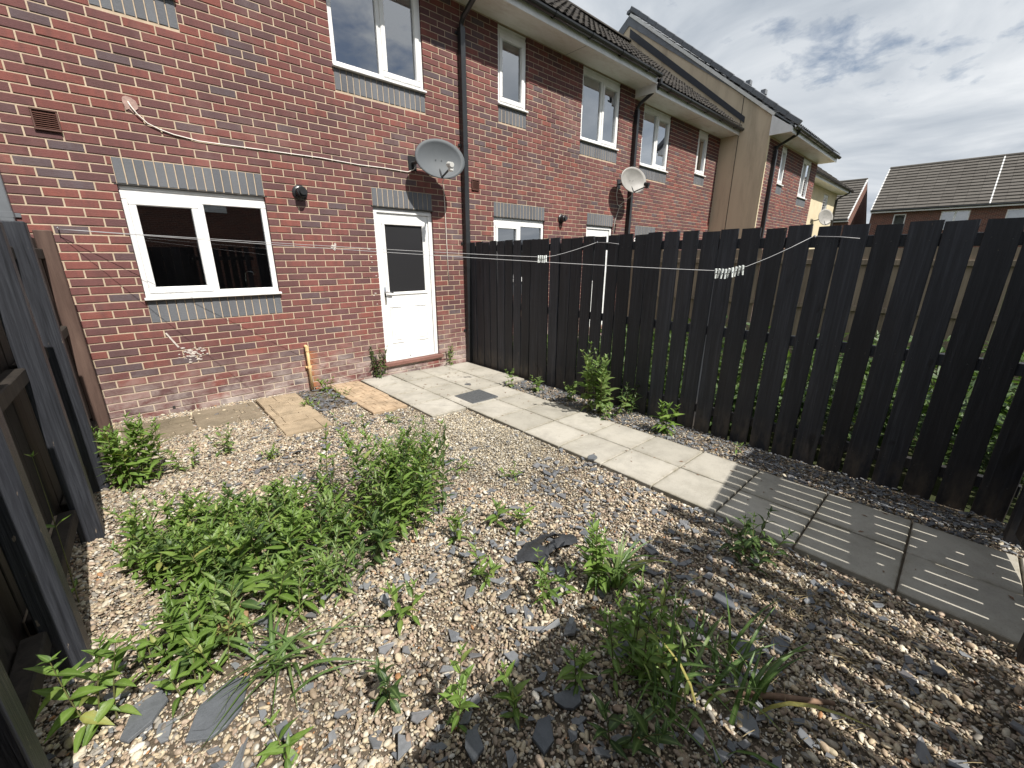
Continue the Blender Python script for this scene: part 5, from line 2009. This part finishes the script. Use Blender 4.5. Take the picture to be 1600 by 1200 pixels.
plant('bushy weed against the foot of the left fence nearest the house', -.33, -1.68, 15, .47, .088, 'leaf', .12, 1, .036, .22)
plant('low sprig of weed just right of the bushy one by the left fence', -.04, -1.66, 5, .20, .05, 'leaf', .10, 2, .04, .4)
plant('thin twiggy weed alone on the gravel before the brown flags', .22, -1.46, 5, .24, .045, 'leaf_pale', .07, 3, .05, .5)
plant('low green tuft on the gravel before the buff flags', .49, -1.80, 8, .07, .04, 'leaf', .08, 4, .025, .8)
plant('dark seedy weed growing at the wall left of the white door', 2.30, -.06, 6, .50, .065, 'leaf_dark', .06, 5, .04, .2)
plant('small weed growing at the wall right of the white door', 3.50, -.06, 3, .34, .06, 'leaf', .05, 6, .045, .2)
plant('small weed tuft beside the foot of the tan pipe', 1.52, -.16, 5, .14, .07, 'leaf', .06, 7, .04, .5)
plant('creeping weed along the left edge of the orange pavers', 1.50, -.55, 9, .08, .045, 'leaf', .16, 8, .03, .9)
plant('creeping weed along the right edge of the buff flags', 1.22, -.75, 9, .08, .045, 'leaf', .16, 9, .03, .9)
plant('tall pale leafy bramble leaning from the black fence over the path', 3.58, -2.86, 16, .80, .095, 'leaf_pale', .17, 10, .045, .45, az=3.6, opposite=False, stem_r=.004)
plant('low bramble shoots at the foot of the tall pale bramble', 3.52, -3.12, 6, .22, .08, 'leaf_pale', .13, 11, .05, .6, opposite=False)
plant('bright green nettle at the path edge near the fence shadow', 3.55, -3.72, 4, .30, .10, 'broad', .05, 12, .05, .25)
plant('small seedling farthest along the slate strip by the fence', 3.46, -1.55, 3, .24, .065, 'leaf_pale', .03, 13, .05, .3)
plant('second small seedling along the slate strip by the fence', 3.60, -1.88, 4, .20, .07, 'leaf_pale', .05, 14, .05, .4)
plant('third small seedling on the slate strip beside the tall bramble', 3.66, -2.42, 4, .24, .07, 'leaf_pale', .05, 15, .05, .4)
plant('dark nettle close against the black fence behind the bramble', 3.80, -3.15, 4, .34, .085, 'leaf_dark', .07, 16, .05, .3)
plant('tiny sprout on the slate strip near the shadow edge', 3.70, -4.35, 2, .08, .05, 'leaf', .03, 17, .04, .4)
plant('dark weed with a tall bare stem by the path in the striped shade', 2.20, -4.98, 7, .24, .075, 'leaf_dark', .12, 18, .045, .5)
plant('leafy weed stem standing in the grass tuft right of the membrane', 1.36, -4.50, 4, .40, .075, 'leaf', .05, 19, .04, .2)
plant('small bright weed left of the grass tuft beside the membrane', 1.10, -4.42, 5, .20, .06, 'leaf', .08, 20, .035, .4)
plant('small weed left of centre between slate chips', .50, -4.06, 2, .20, .066, 'leaf', .03, 21, .04, .3)
plant('dull green drooping weed near the front slates', .29, -4.33, 2, .17, .078, 'leaf_dark', .02, 22, .045, .3)
plant('bright upright weed in the front centre gravel', .40, -4.56, 2, .30, .062, 'leaf', .03, 23, .05, .25)
plant('sprawling small weed right of the patch', .94, -4.08, 4, .17, .066, 'leaf', .06, 24, .045, .8)
plant('little weed under the right end of the patch', 1.00, -3.74, 3, .19, .075, 'leaf', .03, 25, .05, .5)
plant('left of two seedlings before the membrane scrap', 1.29, -3.77, 2, .13, .075, 'leaf', .02, 26, .04, .4)
plant('right of two seedlings before the membrane scrap', 1.38, -3.90, 2, .13, .075, 'leaf', .02, 27, .04, .4)
plant('large broad-leaved weed at the foot of the left fence in the near corner', -.52, -3.74, 3, .34, .078, 'broad', .05, 28, .05, .2)
plant('small weed growing right of the large broad-leaved one', -.37, -3.62, 2, .17, .06, 'broad', .03, 29, .05, .4)
plant('medium broad-leaved weed before the largest slate', -.27, -3.80, 2, .17, .065, 'broad', .03, 30, .045, .5)
plant('weed in the shade at the bottom middle of the slates', .60, -4.68, 2, .18, .062, 'leaf', .02, 31, .045, .3)
plant('leaf rosette poking up at the bottom edge', -.06, -4.27, 2, .13, .072, 'broad', .03, 32, .05, .5)
plant('leafy weed mound in the shade right of centre', 1.18, -4.86, 11, .25, .065, 'leaf', .17, 33, .04, .5)
plant('tall thin weed stems in the shade at the lower middle', 1.00, -4.92, 4, .48, .06, 'leaf', .07, 34, .055, .2)
plant('dark weed at the bottom edge right of centre', .80, -5.00, 3, .20, .085, 'leaf_dark', .05, 35, .05, .5)
plant('single weed stalk with pointed leaves in the front shade', .86, -4.76, 2, .28, .066, 'leaf', .03, 36, .055, .3)
plant('sprout between the posts of the left fence', -.60, -2.95, 1, .75, .06, 'leaf', .01, 37, .35, .1)
plant('small green sprig in the pale gravel near the flags', 1.62, -1.72, 3, .09, .06, 'leaf', .02, 38, .03, .6)
plant('low sprig before the pale gravel beside the patch', 1.55, -3.05, 4, .09, .05, 'leaf', .08, 39, .03, .8)
plant('low sprig at the edge of the pale gravel nearer the path', 1.80, -3.35, 4, .08, .05, 'leaf', .07, 40, .03, .8)

# serrated dandelion leaves and grass tufts
def blade(mb, rr, p, az, L, w, arch, rise, tone):
    n = 6
    d = Vector((math.cos(az), math.sin(az), 0)); s = Vector((-d.y, d.x, 0))
    vs = []
    for i in range(n):
        t = i / (n - 1)
        q = p + d * (L * (t * (1 - rise) + rise * t * t * arch)) + Vector((0, 0, L * (rise * t * 1.1 - arch * .75 * t * t)))
        q.z = max(q.z, gz(q.x) + .012)
        ww = w * (1 - t ** 2.2) * .5 + .0004
        tw = s * math.cos(t * .6) + Vector((0, 0, 1)) * math.sin(t * .6)
        vs += [tuple(q - tw * ww), tuple(q + Vector((0, 0, -ww * .3))), tuple(q + tw * ww)]
    fs = []
    for i in range(n - 1):
        a, b = 3 * i, 3 * i + 3
        fs += [(a, b, b + 1, a + 1), (a + 1, b + 1, b + 2, a + 2)]
    mb.add(vs, fs, tone)


def grass_tuft(label, x, y, n, L, w, arch, rise, seed, spread=.03):
    rr = random.Random(seed)
    t = thing('grass_tuft', (x, y, gz(x)), label, 'grass tuft', 'grass tufts in the gravel')
    for i in range(n):
        mb = MB()
        p = Vector((x + rr.gauss(0, spread), y + rr.gauss(0, spread), gz(x)))
        blade(mb, rr, p, rr.uniform(0, 6.28), L * rr.uniform(.55, 1.1), w * rr.uniform(.7, 1.2), arch * rr.uniform(.6, 1.3), rise * rr.uniform(.85, 1.1), 0.0)
        mb.build('blade', M['grass'], t, smooth=True)


grass_tuft('broad-bladed grass tuft right of the membrane scrap', 1.42, -4.56, 38, .36, .022, .5, .88, 1)
grass_tuft('long trailing grass tuft left of centre at the front of the patch', .03, -3.92, 30, .40, .014, .85, .72, 2, .05)
grass_tuft('tall grass tuft in the striped shade at the lower right', 1.08, -5.04, 40, .42, .015, .6, .85, 3, .11)
grass_tuft('wispy grass tuft among the weed mound in the shade', 1.28, -4.96, 34, .26, .011, .6, .8, 4, .12)
grass_tuft('single arching grass stalks at the bottom right of the shade', 1.34, -5.22, 12, .42, .017, .5, .9, 5, .06)


def sow_thistle(label, x, y, n, L, seed):
    rr = random.Random(seed)
    t = thing('thistle_rosette', (x, y, gz(x)), label, 'thistle')
    for i in range(n):
        az = 2 * math.pi * i / n + rr.uniform(-.3, .3)
        LL = L * rr.uniform(.7, 1.1)
        d = Vector((math.cos(az), math.sin(az), 0)); s = Vector((-d.y, d.x, 0))
        mb = MB()
        vs = []
        m_ = 15
        for j in range(m_):
            q = j / (m_ - 1)
            p = Vector((x, y, gz(x) + .03)) + d * (LL * q) + Vector((0, 0, LL * (.95 * q - 1.05 * q * q)))
            ww = LL * .085 * math.sin(math.pi * (q * .9 + .1)) * (1.0 if j % 2 else .45) + .001
            vs += [tuple(p - s * ww + d * (.012 * (j % 2)) + Vector((0, 0, ww * .3))), tuple(p), tuple(p + s * ww + d * (.012 * (j % 2)) + Vector((0, 0, ww * .3)))]
        fs = []
        for j in range(m_ - 1):
            a, b = 3 * j, 3 * j + 3
            fs += [(a, b, b + 1, a + 1), (a + 1, b + 1, b + 2, a + 2)]
        mb.add(vs, fs)
        mb.build('leaf', M['leaf'], t, smooth=True)


sow_thistle('spiky long-leaved thistle spreading from the front of the weed patch', -.10, -3.42, 9, .34, 3)
sow_thistle('second spiky thistle rosette lower at the front of the patch', -.20, -3.62, 8, .24, 4)

# rank growth in the next garden, glimpsed through the fence gaps
mb = MB()
rr = random.Random(5)
v0 = LEAVES['leaf'][1][0]
for _ in range(9000):
    x, y = 4.2 + 3.9 * rr.random() ** 1.7, -7 * rr.random() ** .8 - .3
    if y < -7: continue
    top = .30 + .55 * (.5 + .5 * math.sin(x * 2.1 + y * 1.3)) * min(1, (-y) / 3)
    p = Vector((x, y, gz(x) + rr.uniform(0, 1) ** .7 * top))
    L = rr.uniform(.08, .22)
    Mx = Matrix.Translation(p) @ Matrix.Rotation(rr.uniform(0, 6.28), 4, 'Z') @ Matrix.Rotation(rr.uniform(-1.3, .2), 4, 'Y') @ Matrix.Rotation(rr.uniform(-.6, .6), 4, 'X') @ Matrix.Diagonal((L, L, L, 1))
    mb.add([tuple(Mx @ Vector(q)) for q in v0.v], v0.f, rr.random())
mb.build('undergrowth', M['leaf_dark'], kind='stuff', smooth=True)
